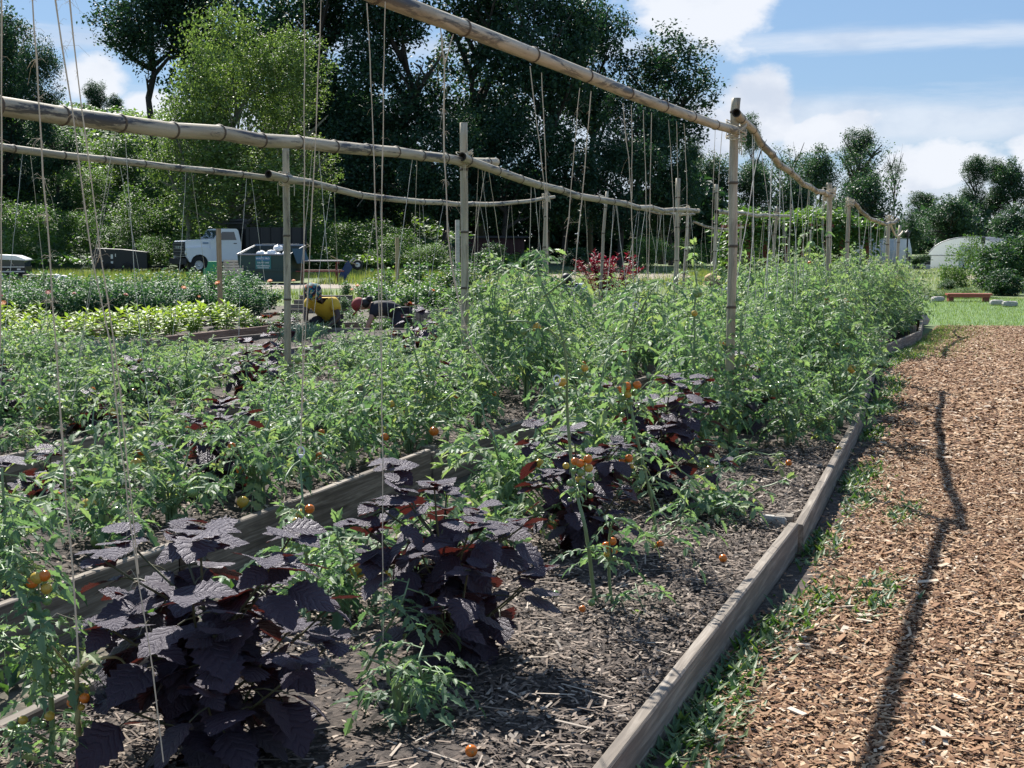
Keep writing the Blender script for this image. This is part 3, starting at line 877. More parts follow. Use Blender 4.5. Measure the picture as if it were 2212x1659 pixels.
def lashing(parent_post, p, r, label=None):
    mb = MB()
    for k in range(7):
        a0 = rng.uniform(0, 6)
        pts = [(p[0] + r * 1.9 * math.cos(t + a0), p[1] + r * 1.5 * math.sin(t + a0), p[2] + .045 * math.sin(t * 1.0 + k * 1.6) - .03 + .009 * k) for t in np.linspace(0, 2 * PI, 14)]
        tube(mb, pts, .0038, 4)
    for k in range(3):
        a = rng.uniform(0, 6)
        tube(mb, [(p[0] + r * 1.5 * math.cos(a), p[1] + r * 1.5 * math.sin(a), p[2]), (p[0] + r * 2.3 * math.cos(a), p[1] + r * 2.3 * math.sin(a), p[2] - .05), (p[0] + r * 2.2 * math.cos(a), p[1] + r * 2 * math.sin(a), p[2] - .16)], .003, 4)
    o = mb.build('lashing', MAT['twine'])
    o.parent = parent_post; o.matrix_parent_inverse = parent_post.matrix_world.inverted()
    return o
PG = 'bamboo posts holding the beams'
BG = 'bamboo beams over the beds'
def cpt(c, u, v, Y=None):                    # point over the centre line of a bed (intercept c) seen at pixel u,v
    if Y is None:
        Y = c / ((u - 1106) / FPX - SL) ; Y *= 1.0
        for _ in range(3):
            p = A(u, v, Y); Y = p.y + (c + SL * p.y - p.x) / ((u - 1106) / FPX - SL) * 1.0 if False else Y
    return A(u, v, Y)
C1, C2, C3 = -1.95, -4.62, -7.27
posts = {}
def post(key, u0, v0, u1, v1, Y, r, label, inter=.46):
    top = A(u0, v0, Y)
    bot = A(u1, v1, Y)
    t = (top.z - 0.02) / (top.z - bot.z)
    foot = top + (bot - top) * t
    o, *_ = bamboo_pole('bamboo_post', foot, top, r * 1.05, r, inter * rng.uniform(.85, 1.15), rng.normal(0, .01), label, 'bamboo post', PG, phase=rng.uniform(.2, .8))
    posts[key] = (o, top, foot, Y)
    return o
post('A', 1589, 212, 1577, 775, 9.0, .030, 'tall thick bamboo post nearest the wood chip path, joining two beams', .45)
post('B', 1790, 395, 1785, 660, 14.6, .029, 'bamboo post beside the path, second along from the tall near one')
post('C', 1843, 427, 1826, 650, 18.6, .028, 'slightly leaning bamboo post where the short curved far beam begins')
post('D', 1926, 465, 1915, 636, 22.5, .029, 'bamboo post with a rope wound to its shorter neighbour')
post('E', 1952, 487, 1945, 560, 25.5, .027, 'shortest bamboo post at the far right end of the row')
post('F', 997, 265, 1004, 720, 11.0, .031, 'thick grey bamboo post in the middle where two beams meet end to end', .44)
post('G', 1467, 385, 1461, 690, 17.3, .030, 'bamboo post standing at the far end of the long middle beam')
post('H', 618, 318, 623, 772, 12.9, .033, 'bamboo post left of centre beside the gardener in yellow', .56)
post('I', 1187, 394, 1178, 610, 19.5, .027, 'slim bamboo post at the right end of the lowest long beam')
post('J', 1328, 415, 1300, 652, 22.4, .025, 'leaning bamboo post in front of the crimson amaranth')
post('K', 1498, 445, 1477, 640, 27.0, .027, 'leaning bamboo post with a short stub of beam across its top')
post('L', 1551, 398, 1543, 640, 19.5, .027, 'bamboo post just left of the tall near one, its beam running right')
post('M', 1690, 447, 1676, 580, 24.0, .025, 'slim bamboo post in front of the vine arbour at the right beam end')
post('N', 1605, 480, 1600, 560, 29.0, .022, 'thin far bamboo post seen just right of the tall near one')
post('O', 1727, 443, 1706, 590, 23.0, .014, 'thin leaning cane in front of the vine arbour')
post('P', 1750, 497, 1748, 595, 25.0, .018, 'short thin cane in front of the dark arbour opening')
beams = []
def beam(a, b, r0, r1, inter, sag, label, hollow=False, phase=.5):
    r = bamboo_pole('bamboo_beam', a, b, r0, r1, inter, sag, label, 'bamboo beam', BG, hollow, phase)
    beams.append((label, r))
    return r
pA, pB, pF, pG, pH = (A(1592, 281, 8.95), A(1790, 418, 14.5), A(1000, 341, 10.95), A(1480, 454, 17.2), A(620, 386, 12.8))
b1n = A(830, 0, 4.16); dv = (b1n - pA)
fwd = .045
beam((pA + dv.normalized() * (dv.length + 2.3)) + Vector((0, 0, .05)), pA - dv.normalized() * .12, .028, .028, .66, .03, 'thick bamboo beam sweeping from the top of the picture down to the tall post', phase=.35)
beam(A(1590, 244, 8.85), pB + (pB - A(1590, 244, 8.85)).normalized() * .35, .029, .025, .52, .10, 'sagging bamboo beam with an open end running away from the tall near post', True, .3)
b2 = A(0, 228, 6.0); d2_ = (b2 - pF)
beam(pF + d2_.normalized() * (d2_.length + 1.2), pF - d2_.normalized() * .75, .046, .036, .46, .02, 'thick bamboo beam crossing the left half to the middle post', phase=.6)
beam(A(1000, 341, 10.8), A(1482, 453, 17.1) + Vector((.2, .4, 0)), .036, .028, .50, .12, 'bamboo beam with an open end sagging away from the middle post', True, .25)
b3 = A(0, 310, 9.4); d3_ = (b3 - pH)
beam(pH + d3_.normalized() * (d3_.length + 1.0), pH - d3_.normalized() * .1, .028, .026, .47, .03, 'lower left bamboo beam streaked black, ending at the left post', phase=.4)
beam(A(578, 377, 12.4), A(1196, 427, 19.8), .037, .024, .52, .17, 'long bamboo beam with a black open end beside the left post', True, .55)
beam(A(1290, 422, 22.0), A(1500, 462, 26.8), .028, .022, .55, .10, 'split bamboo beam resting on the leaning far post', True)
beam(A(1548, 457, 19.2), A(1706, 467, 24.2), .032, .024, .5, .02, 'short bamboo beam with an open end just right of the leaning posts', True)
beam(A(1845, 437, 18.5), A(1942, 474, 22.8), .030, .026, .42, .16, 'short curved bamboo beam at the far right of the row')
beam(A(1500, 478, 26.8), A(1606, 490, 28.9), .022, .02, .4, .10, 'thin far bamboo beam hanging between two slim posts')
for key, p in (('A', pA), ('B', pB), ('F', pF), ('G', pG), ('H', pH)):
    lashing(posts[key][0], p, .036)
lashing(posts['C'][0], A(1844, 437, 18.5), .03); lashing(posts['D'][0], A(1926, 473, 22.4), .034)
lashing(posts['I'][0], A(1186, 427, 19.4), .03); lashing(posts['M'][0], A(1688, 466, 24), .03)
mb = MB(); a, b = A(1922, 478, 22.4), A(1950, 500, 25.4)
tube(mb, [a + (b - a) * t + Vector((0, 0, -.16 * math.sin(PI * t))) for t in np.linspace(0, 1, 9)], .018, 6)
tag(mb.build('rope', MAT['twine']), 'thick pale rope slung between the two farthest right bamboo posts', 'rope')

# ------------------------------------------------------------------ strings hung from the beams
ORD = ['first', 'second', 'third', 'fourth', 'fifth', 'sixth', 'seventh', 'eighth', 'ninth', 'tenth', 'eleventh', 'twelfth', 'thirteenth', 'fourteenth', 'fifteenth', 'sixteenth',
       'seventeenth', 'eighteenth', 'nineteenth', 'twentieth'] + ['%d%s' % (i, {1: 'st', 2: 'nd', 3: 'rd'}.get(i % 10, 'th') if i not in (11, 12, 13) else 'th') for i in range(21, 160)]
def string(pts, r, label, group, fuzz=0, mat='twine'):
    P = [np.array(list(p)) for p in pts]
    Q = []
    for a, b in zip(P, P[1:]):
        k = max(2, int(np.linalg.norm(b - a) / .07))
        for i in range(k):
            Q.append(a + (b - a) * i / k + rng.normal(0, r * .55, 3))
    Q.append(P[-1])
    mb = MB(); tube(mb, Q, [r * rng.uniform(.75, 1.3) for _ in Q], 5)
    for _ in range(fuzz):
        i = rng.integers(1, len(Q) - 1); d = rng.normal(0, 1, 3); d /= np.linalg.norm(d)
        s = rng.uniform(.006, .028) if rng.random() < .93 else rng.uniform(.04, .09)
        tube(mb, [Q[i], Q[i] + d * s * .6, Q[i] + d * s + np.array([0, 0, -.4 * s])], r * .17, 3, cap=False)
    o = mb.build('twine_string', MAT[mat])
    return tag(o, label, 'string', group)
def yrow(c, u):
    return -c / (SL - (u - 1106) / FPX)
FR = [  # strings of the nearest beam, pixel paths
    ([(2, -60), (4, 300), (2, 640), (-6, 1000)], .0034, 40, 'fuzzy twine at the very left edge of the picture'),
    ([(62, -130), (70, 0), (78, 127), (87, 300), (107, 553), (122, 753), (143, 1086), (157, 1239), (170, 1440)], .0042, 170, 'thick fuzzy twine tied to the forked cut stem at lower left'),
    ([(112, -130), (120, 0), (133, 100), (157, 247), (197, 553), (240, 753), (260, 953), (277, 1106), (300, 1256), (328, 1440), (353, 1646)], .0034, 110, 'long fuzzy twine slanting down through the nearest purple plant'),
    ([(142, -120), (150, 0), (167, 160), (187, 300), (217, 553), (247, 753), (267, 920), (286, 1106), (299, 1240)], .0034, 100, 'fuzzy twine meeting its neighbour above the nearest purple plant'),
    ([(659, -40), (658, 0), (657, 553), (653, 786), (650, 980)], .0028, 20, 'straight twine ending at the clipped stem with tomatoes'),
    ([(695, -40), (693, 0), (687, 167), (670, 533), (661, 700), (652, 900)], .0028, 30, 'slanting twine just right of the one ending at the clipped stem'),
    ([(793, 6), (804, 233), (814, 533), (824, 786), (827, 1106), (827, 1400)], .0030, 14, 'twine running straight down in front of the second purple plant'),
    ([(831, 4), (827, 300), (824, 533), (825, 780)], .0030, 14, 'twine closing on its neighbour above the middle of the beds'),
    ([(952, 60), (956, 110), (960, 138), (960, 333), (967, 500), (972, 560), (990, 653), (1020, 753), (1077, 826)], .0042, 170, 'very hairy twine hanging slack left of the middle post'),
    ([(979, 74), (968, 110), (961, 138)], .003, 8, 'short twine loop forming a fork on the nearest beam'),
    ([(1144, 143), (1160, 270), (1180, 433), (1183, 590)], .0028, 10, 'smooth twine left of a pair on the nearest beam'),
    ([(1169, 157), (1176, 280), (1182, 410), (1184, 590)], .0028, 10, 'smooth twine right of a pair on the nearest beam'),
    ([(1252, 190), (1240, 330), (1228, 470), (1214, 600)], .0030, 60, 'hairy twine with dry tendrils, left of a pair'),
    ([(1277, 197), (1266, 320), (1256, 440), (1240, 600)], .0030, 60, 'hairy twine with dry tendrils, right of a pair'),
    ([(1345, 223), (1357, 340), (1364, 433), (1367, 553), (1369, 640)], .0038, 60, 'thick twine above the tomato vine with orange fruit'),
    ([(1364, 227), (1365, 330), (1365, 430)], .0028, 14, 'twine joining the thick one above the orange tomatoes'),
    ([(1390, 238), (1394, 370), (1397, 500), (1398, 620)], .0026, 6, 'thin twine, third pair from the tall post, left one'),
    ([(1407, 243), (1405, 390), (1402, 533), (1400, 620)], .0026, 6, 'thin twine, third pair from the tall post, right one'),
    ([(1444, 258), (1450, 350), (1454, 433), (1462, 600)], .0026, 20, 'thin twine, second pair from the tall post, left one'),
    ([(1462, 262), (1464, 380), (1466, 600)], .0026, 10, 'thin twine, second pair from the tall post, right one'),
    ([(1478, 266), (1484, 400), (1486, 560)], .0026, 6, 'thin twine hanging third from the tall post'),
    ([(1545, 275), (1540, 430), (1535, 600)], .0026, 6, 'thin twine hanging second from the tall post'),
    ([(1560, 280), (1550, 430), (1541, 600)], .0026, 6, 'thin twine hanging closest to the tall post'),
]
for px, r, fz, lab in FR:
    Y = yrow(C1, px[0][0])
    string([A(u, v, Y) for u, v in px], r * .54 * (Y / 4.2) ** .4, lab, 'twine strings of the nearest beam', fz)
def beam_strings(idx, t0, t1, n, zlo, spread, r, what, group, cross=0.0):
    lab, (o, M, off, rad, L) = beams[idx]
    k = 0
    for i in range(n):
        t = t0 + (t1 - t0) * (i + rng.uniform(-.25, .25)) / max(1, n - 1)
        z = L * min(max(t, .03), .97)
        ox, oy = off(z)
        for s in (-1, 1):
            top = M @ Vector((ox - rad(z), oy, z + s * .04))
            zl = zlo + rng.uniform(0, .25)
            along = s * rng.uniform(.2, 1) * spread
            bot = Vector((top.x + along * .36 + rng.normal(0, .05) + cross * rng.uniform(-1, 1), top.y + along * .93, zl))
            mid = top.lerp(bot, .5) + Vector((rng.normal(0, .015), rng.normal(0, .015), 0))
            string([top, mid, bot], r * .66, '%s, %s from its near end' % (what, ORD[k]), group, 4, 'white_string' if rng.random() < .6 else 'twine')
            k += 1
beam_strings(1, .10, .92, 10, .95, .55, .0034, 'pale twine under the beam right of the tall post', 'twine strings right of the tall post')
beam_strings(2, .30, .93, 4, .55, .45, .0026, 'thin twine under the thick left beam', 'twine strings of the left beam')
beam_strings(3, .10, .95, 7, .75, .5, .0034, 'thin twine under the beam behind the middle post', 'twine strings behind the middle post')
beam_strings(4, .30, .85, 4, .55, .4, .0026, 'thin twine under the lower left beam', 'twine strings of the lower left beam')
beam_strings(5, .12, .93, 7, .7, .45, .0032, 'thin twine under the long low beam', 'twine strings of the long low beam')
beam_strings(6, .2, .95, 5, .9, .5, .0036, 'pale twine under the split far beam', 'twine strings of the split beam')
beam_strings(7, .08, .92, 6, .9, .6, .0036, 'pale twine under the short beam by the leaning posts', 'twine strings of the short beam')
beam_strings(8, .1, .92, 7, .9, .5, .0036, 'pale twine under the curved far right beam', 'twine strings of the far right beam')
beam_strings(9, .15, .9, 3, .9, .4, .0036, 'pale twine under the thin far beam', 'twine strings of the thin far beam')

# ------------------------------------------------------------------ plants: builders
def leaf_frames(d, up, roll=0.0):
    """rotation matrix with +Y along d and +Z near up"""
    d = d / (np.linalg.norm(d) + 1e-9)
    x = np.cross(d, up); nx_ = np.linalg.norm(x)
    if nx_ < 1e-3:
        x = np.array([1.0, 0, 0])
    else:
        x = x / nx_
    z = np.cross(x, d)
    c, s = math.cos(roll), math.sin(roll)
    x2 = x * c + z * s; z2 = -x * s + z * c
    return np.stack([x2, d, z2], 1)
UP = np.array([0, 0, 1.0])
class Leaves:
    def __init__(s): s.R, s.Tt, s.t = [], [], []
    def put(s, p, d, size, tone, roll=0.0, up=UP, w=1.0):
        R = leaf_frames(d, up, roll) * size
        R[:, 0] *= w
        s.R.append(R); s.Tt.append(p); s.t.append(tone)
    def into(s, mb, tpl, mat=0):
        if s.R:
            mb.scatter(tpl, np.array(s.R), np.array(s.Tt), np.array(s.t), mat)
def compound(lv, mb, p, d, L, r, tone, pairs=3, droop=.5, leaflet=.36):
    """tomato leaf: rachis with opposite leaflets and a terminal one"""
    d = d / np.linalg.norm(d)
    side = np.cross(d, UP); side /= (np.linalg.norm(side) + 1e-9)
    pt = lambda t: p + d * L * t - UP * droop * L * t * t
    tg = lambda t: (d - UP * 2 * droop * t)
    tube(mb, [pt(0), pt(.5), pt(1)], [.0028, .002, .001], 3, cap=False)
    nrm = np.cross(side, tg(.5)); nrm /= (np.linalg.norm(nrm) + 1e-9)
    for i in range(pairs):
        t = .32 + .55 * i / max(1, pairs - 1)
        for s in (-1, 1):
            dd = tg(t) / np.linalg.norm(tg(t)) * r.uniform(.35, .7) + side * s * r.uniform(.8, 1.0) - UP * r.uniform(-.1, .45)
            lv.put(pt(t), dd, L * leaflet * r.uniform(.75, 1.15) * (1.0 if i else .8), np.clip(tone + r.normal(0, .13), 0, 1), r.normal(0, .55), nrm + r.normal(0, .25, 3))
    lv.put(pt(1), tg(1) + r.normal(0, .2, 3), L * leaflet * 1.25, np.clip(tone + r.normal(0, .13), 0, 1), r.normal(0, .4), nrm)
def tomato_mesh(seed, h, spread, nst, L=.22, step=.068, pairs=3, upright=.6, tpl=None):
    r = np.random.default_rng(seed)
    st = MB(); lf = MB(); lv = Leaves(); tips = []
    for k in range(nst):
        a = 2 * PI * k / nst + r.uniform(-.4, .4)
        hk = h * r.uniform(.45, 1.08); sp = spread * r.uniform(.25, 1.15)
        out = np.array([math.cos(a), math.sin(a), 0])
        m = 9; pts = []
        arch = r.uniform(0, .45) * (1 - upright)
        for i in range(m):
            t = i / (m - 1)
            z = hk * (t ** .75) * (1 - arch * t * t)
            pts.append(out * sp * t ** 1.3 + UP * z + r.normal(0, .012, 3) * t)
        pts = np.array(pts); pts[0] = (out[0] * .02, out[1] * .02, -.03)
        tube(st, pts, np.linspace(.0085, .0026, m), 5)
        seg = np.linalg.norm(np.diff(pts, axis=0), axis=1).sum()
        n = max(5, int(seg / step))
        for i in range(n):
            t = .14 + .86 * (i + .5) / n
            x = t * (m - 1); j = min(int(x), m - 2); q = pts[j] + (pts[j + 1] - pts[j]) * (x - j)
            ga = a + 2.4 * i + r.uniform(-.4, .4)
            dd = np.array([math.cos(ga), math.sin(ga), r.uniform(-.1, .75)])
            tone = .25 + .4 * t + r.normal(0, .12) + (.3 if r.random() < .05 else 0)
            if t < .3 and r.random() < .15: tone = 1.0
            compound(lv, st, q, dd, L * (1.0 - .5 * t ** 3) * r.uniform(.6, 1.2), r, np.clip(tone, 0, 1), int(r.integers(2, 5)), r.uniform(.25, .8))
        d = pts[-1] - pts[-2]
        for i in range(4):
            lv.put(pts[-1], d / np.linalg.norm(d) + r.normal(0, .55, 3), L * .28, .75, r.uniform(-1, 1))
        tips.append(pts)
    lv.into(lf, tpl or LEAFLET)
    return st.mesh('stem', MAT['tomato_stem']), lf.mesh('foliage', MAT['tomato_leaf']), tips
TM = {}
for key, spec in {
    'tall': [(11, 1.02, .34, 9), (12, .92, .42, 8), (13, 1.12, .28, 7), (14, .85, .44, 9), (15, 1.0, .36, 7)],
    'mid': [(21, .62, .40, 8), (22, .68, .36, 7), (23, .55, .46, 8), (24, .72, .33, 7)],
    'low': [(31, .36, .38, 6), (32, .42, .34, 6), (33, .30, .42, 5)],
    'leggy': [(51, 1.35, .14, 2), (52, 1.2, .2, 2), (53, 1.45, .12, 2)],
    'tiny': [(41, .26, .14, 3), (42, .32, .12, 3)]}.items():
    TM[key] = [tomato_mesh(s, h, sp, n, L=.20 if key != 'tiny' else .13, upright=.75 if key == 'tall' else .45) for s, h, sp, n in spec]
mbt = MB(); ball(mbt, (0, 0, 0), 1, 12, 8, sq=(1, 1, .94))
for k in range(5):
    a = 2 * PI * k / 5
    mbt.add([(0, 0, .96), (.5 * math.cos(a), .5 * math.sin(a), 1.0), (.12 * math.cos(a + .6), .12 * math.sin(a + .6), 1.0)], [[0, 1, 2]], 1)
def fruit_mesh(m):
    me = mbt.mesh('tomato', [MAT[m], MAT['tomato_stem']], True); return me
FRUIT = {k: fruit_mesh('tom_' + k) for k in ('green', 'orange', 'yellow')}
def fruit(parent, p, r, kind):
    o = link('tomato', FRUIT[kind], parent, p, (rng.normal(0, .3), rng.normal(0, .3), rng.uniform(0, 6)), (r, r, r))
    if kind != 'green':
        o['label'] = 'ripening orange tomato' if kind == 'orange' else 'tomato turning yellow'
    return o
def cluster(parent, p, n, r, ripe, dx=(0, 0), down=1.0):
    """a truss: two rows of tomatoes down a stalk, the upper ones ripest"""
    mb = MB(); tube(mb, [p, (p[0] + dx[0] * .5, p[1] + dx[1] * .5, p[2] - n * r * .5), (p[0] + dx[0], p[1] + dx[1], p[2] - n * r * 1.05)], [.003, .0025, .0015], 4)
    mb.build('truss_stalk', MAT['tomato_stem'], parent)
    for i in range(n):
        s = -1 if i % 2 else 1
        t = i / max(1, n - 1)
        kind = 'orange' if i < ripe else ('yellow' if i < ripe + 1 else 'green')
        fruit(parent, (p[0] + dx[0] * t + s * r * .95 + rng.normal(0, r * .15), p[1] + dx[1] * t + rng.normal(0, r * .4), p[2] - r * .6 - i * r * .98), r * (1 - .35 * t) * rng.uniform(.92, 1.06), kind)
SH = [  # base pixel, soil height, height, leaf length, branches, wording
    (470, 1645, .2, .63, .140, 24, 'largest dark purple shiso in the near left corner of the nearest bed'),
    (985, 1425, .2, .63, .122, 21, 'dark purple shiso standing alone on bare mulch in the nearest bed'),
    (1250, 1200, .2, .56, .112, 17, 'purple shiso behind the orange tomato vine, third in the nearest bed'),
    (1435, 1075, .2, .66, .115, 18, 'tall purple shiso before the tall bamboo post, fourth in the nearest bed'),
    (1590, 935, .2, .58, .13, 6, 'purple shiso half hidden at the foot of the tall bamboo post'),
    (465, 1060, .2, .50, .125, 8, 'purple shiso against the far board of the second bed'),
    (30, 1140, .2, .34, .12, 5, 'purple shiso at the left edge beside the front board of the second bed'),
    (300, 890, .2, .42, .14, 7, 'wide purple shiso with reddish undersides in the third bed'),
    (210, 935, .2, .30, .11, 5, 'small purple shiso left of the wide one in the third bed'),
    (545, 860, .2, .52, .12, 6, 'purple shiso left of the bamboo post beside the gardener'),
    (598, 800, .2, .50, .13, 4, 'purple shiso at the foot of the bamboo post beside the gardener'),
    (905, 790, .2, .62, .13, 7, 'purple shiso rising from tomatoes left of the middle post'),
    (940, 890, .2, .40, .12, 5, 'purple shiso almost buried in tomatoes below the middle post'),
    (820, 920, .2, .28, .11, 4, 'low purple shiso buried in the tomatoes of the second bed'),
    (650, 930, .2, .30, .10, 4, 'low purple shiso beside the left string in the second bed'),
    (10, 900, .2, .40, .12, 5, 'purple shiso at the left edge in the third bed'),
    (1190, 700, .2, .55, .12, 5, 'far purple shiso among tomatoes right of the middle post'),
    (1800, 790, .2, .5, .12, 5, 'purple shiso low under the tomatoes by the path side board'),
    (1125, 690, .2, .55, .12, 4, 'far purple shiso seen low between the middle posts'),
    (100, 1075, .2, .26, .11, 4, 'small purple shiso lying low near the left edge of the second bed'),
]
SHP = [G(q[0], q[1], q[2]) for q in SH]
counts = {}
def vlim(u):                                  # how high the planting reaches towards the horizon along each line of sight
    return float(np.interp(u, [-200, 0, 200, 420, 560, 640, 715, 745, 840, 880, 960, 1000, 1150, 1500, 1600, 1750, 1900, 1960, 2000, 2100],
                           [680, 675, 700, 712, 730, 742, 740, 690, 698, 690, 655, 615, 605, 600, 590, 572, 560, 570, 620, 640]))
ADJ = {'tall': 'tall bushy', 'mid': 'sprawling', 'low': 'low spreading', 'tiny': 'small young', 'leggy': 'tall leggy'}
BEDNAME = ['the path side bed', 'the second bed', 'the third bed', 'the fourth bed', 'the fifth bed', 'the sixth bed', 'the bed by the lawn']
def tomato_plant(kind, x, y, z, bedi, col, nfruit=0, s=None, ripe=.15):
    hmax = (EYE - (vlim(1106 + FPX * x / y) - (45 if kind == 'leggy' else 0) - 515) / FPX * y) - z
    hk = {'tall': 1.0, 'mid': .66, 'low': .38, 'tiny': .3, 'leggy': 1.4}
    u_ = 1106 + FPX * x / y
    if bedi == 0 and y < 7.2 and u_ < 1150:   # leave the boards across the walkway in view
        vb_ = 1400 - .38 * u_ if u_ < 1000 else np.interp(u_, [1000, 1150], [1020, 640])
        hmax = min(hmax, (EYE - (vb_ - 515) / FPX * y) - z)
    if bedi == 1 and 120 < u_ < 560 and rng.random() < .4:
        hmax = min(hmax, (EYE - (960 - .17 * u_ - 515) / FPX * y) - z)
    if hmax < .16: return None
    if hk[kind] > hmax * 1.15: kind = 'mid' if (hmax > .52 and kind == 'tall') else ('low' if hmax > .2 else 'tiny')
    if any((x - q.x) ** 2 + (y - q.y) ** 2 < (.10 if col == 'near' else (.13 if bedi == 0 else .075)) for q in SHP): return None
    zs = min(1.0, hmax * 1.08 / hk[kind])
    st_, lf_, tips = TM[kind][rng.integers(0, len(TM[kind]))]
    key = (bedi, col); counts[key] = counts.get(key, 0) + 1
    o = empty('tomato_plant', (x, y, z), rng.uniform(0, 2 * PI))
    s = (s or 1.0) * rng.uniform(.88, 1.14); o.scale = (s, s, s * zs * rng.uniform(.92, 1.08))
    tag(o, '%s tomato plant in %s, %s along its %s side' % (ADJ[kind], BEDNAME[bedi], ORD[counts[key] - 1], col), 'tomato plant', 'tomato plants in the beds')
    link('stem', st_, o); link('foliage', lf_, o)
    for _ in range(nfruit):
        pts = tips[rng.integers(0, len(tips))]; p = pts[rng.integers(3, 7)]
        k = 'orange' if rng.random() < ripe else ('yellow' if rng.random() < .12 else 'green')
        fruit(o, (p[0] * 1.12 + rng.normal(0, .02), p[1] * 1.12 + rng.normal(0, .02), p[2] - rng.uniform(.02, .07)), rng.uniform(.017, .034), k)
    return o

# purple shiso
def shiso_leaf_mesh(seed):
    r = np.random.default_rng(seed)
    rows, cols = 12, [-1, -.55, 0, .55, 1]
    V, U = [], []
    dr, fold, tw = r.uniform(.1, .55), r.uniform(-.12, .18), r.uniform(-.2, .2)
    for i in range(rows + 1):
        u = i / rows
        w = .40 * (math.sin(PI * min(1, u ** .72)) ** .8 if 0 < u < 1 else 0.0)
        for c in cols:
            ww = w * (1.0 + (.14 if (i % 2) else -.10) * (abs(c) == 1) * (0 < u < 1))
            x = c * ww
            z = fold * abs(x) - dr * u * u * .55 + tw * x * u + .022 * math.sin(u * 8 * 2 * PI * .5 - abs(c) * 3) * abs(c) * (1 - u)
            V.append((x, u + .05 * abs(c) * (1 - abs(c)) , z)); U.append((c, u, 0))
    nC = len(cols)
    q = np.array([[i * nC + k, i * nC + k + 1, (i + 1) * nC + k + 1, (i + 1) * nC + k] for i in range(rows) for k in range(nC - 1)])
    mb = MB(); mb.add(np.array(V), [q], 0, .5, np.array(U))
    return mb.mesh('leaf', MAT['shiso'], True)
SHL = [shiso_leaf_mesh(s) for s in range(6)]
mleaf = []
def shiso_layout(seed, h, sc_leaf, nbr):
    r = np.random.default_rng(seed)
    stems, leaves = [], []                    # stems: (pts, radii); leaves: (p, dir, up, size)
    def shoot(p0, d0, L, nn, big, top):
        pts = [p0]; d = d0 / np.linalg.norm(d0)
        for i in range(nn):
            d = d + np.array([0, 0, .10]) + r.normal(0, .05, 3); d /= np.linalg.norm(d)
            pts.append(pts[-1] + d * L / nn)
        stems.append((pts, np.linspace(.008 if big else .004, .003, len(pts))))
        a = r.uniform(0, PI)
        for i in range(1, nn + 1):
            t = i / nn
            a += PI / 2 + r.normal(0, .15)
            size = sc_leaf * (.75 + .45 * math.sin(PI * min(1, t * .8 + .1))) * r.uniform(.85, 1.15) * (1.0 if big else .85)
            if i == nn: size *= .8
            for s in (0, PI):
                el_ = (.12 if t > .75 else (-.25 if t > .4 else -.55)) + r.normal(0, .2)
                aa = a + s + r.normal(0, .12)
                dd = np.array([math.cos(aa) * math.cos(el_), math.sin(aa) * math.cos(el_), math.sin(el_)])
                pe = size * r.uniform(.28, .45) if i < nn else size * .12
                b = pts[i] + dd * pe
                stems.append(([pts[i], pts[i] + dd * pe * .5 + UP * .004, b], np.array([.0025, .002, .002])))
                leaves.append((b, dd - UP * .15, UP + r.normal(0, .12, 3), size))
        for k in range(top):                  # rosette
            aa = a + PI / 4 + k * 2 * PI / top + r.normal(0, .2)
            dd = np.array([math.cos(aa), math.sin(aa), r.uniform(.0, .5)])
            leaves.append((pts[-1] + UP * .012 * (k % 3), dd, UP + r.normal(0, .15, 3), sc_leaf * (r.uniform(.55, 1.05) if big else r.uniform(.45, .8))))
        return pts
    main = shoot(np.array([0, 0, -.02]), np.array([r.normal(0, .06), r.normal(0, .06), 1.0]), h, max(4, int(h / .08)), True, 7)
    for b in range(nbr):
        j = 1 + b % max(1, len(main) - 3)
        kk = 1.0 - .55 * j / len(main)
        a = 2.4 * b + r.uniform(-.3, .3)
        shoot(main[j], np.array([math.cos(a), math.sin(a), r.uniform(.15, .75)]), h * r.uniform(.40, .72) * kk + .04, 3 if kk < .7 else 4, False, 4)
    return stems, leaves
shn = [0]
def shiso(loc, h, sl, nbr, label, seed, joined=False):
    stems, leaves = shiso_layout(seed, h, sl, nbr)
    o = empty('purple_shiso', loc, 0)
    tag(o, label, 'purple shiso', 'purple shiso plants')
    mb = MB()
    for pts, rr in stems:
        tube(mb, pts, rr, 5)
    mb.build('stem', MAT['shiso_stem'], o)
    r = np.random.default_rng(seed + 99)
    for p, d, up, s in leaves:
        R = leaf_frames(d, up, r.normal(0, .18)) * s
        lf = link('leaf', SHL[r.integers(0, len(SHL))], o)
        M = Matrix([list(R[0]) + [p[0]], list(R[1]) + [p[1]], list(R[2]) + [p[2]], [0, 0, 0, 1]])
        lf.matrix_local = M
    shn[0] += 1
    return o
for i, (u, v, z, h, sl, nb, lab) in enumerate(SH):
    p = G(u, v, z)
    shiso((p.x, p.y, z), h, sl, nb, lab, 300 + i)

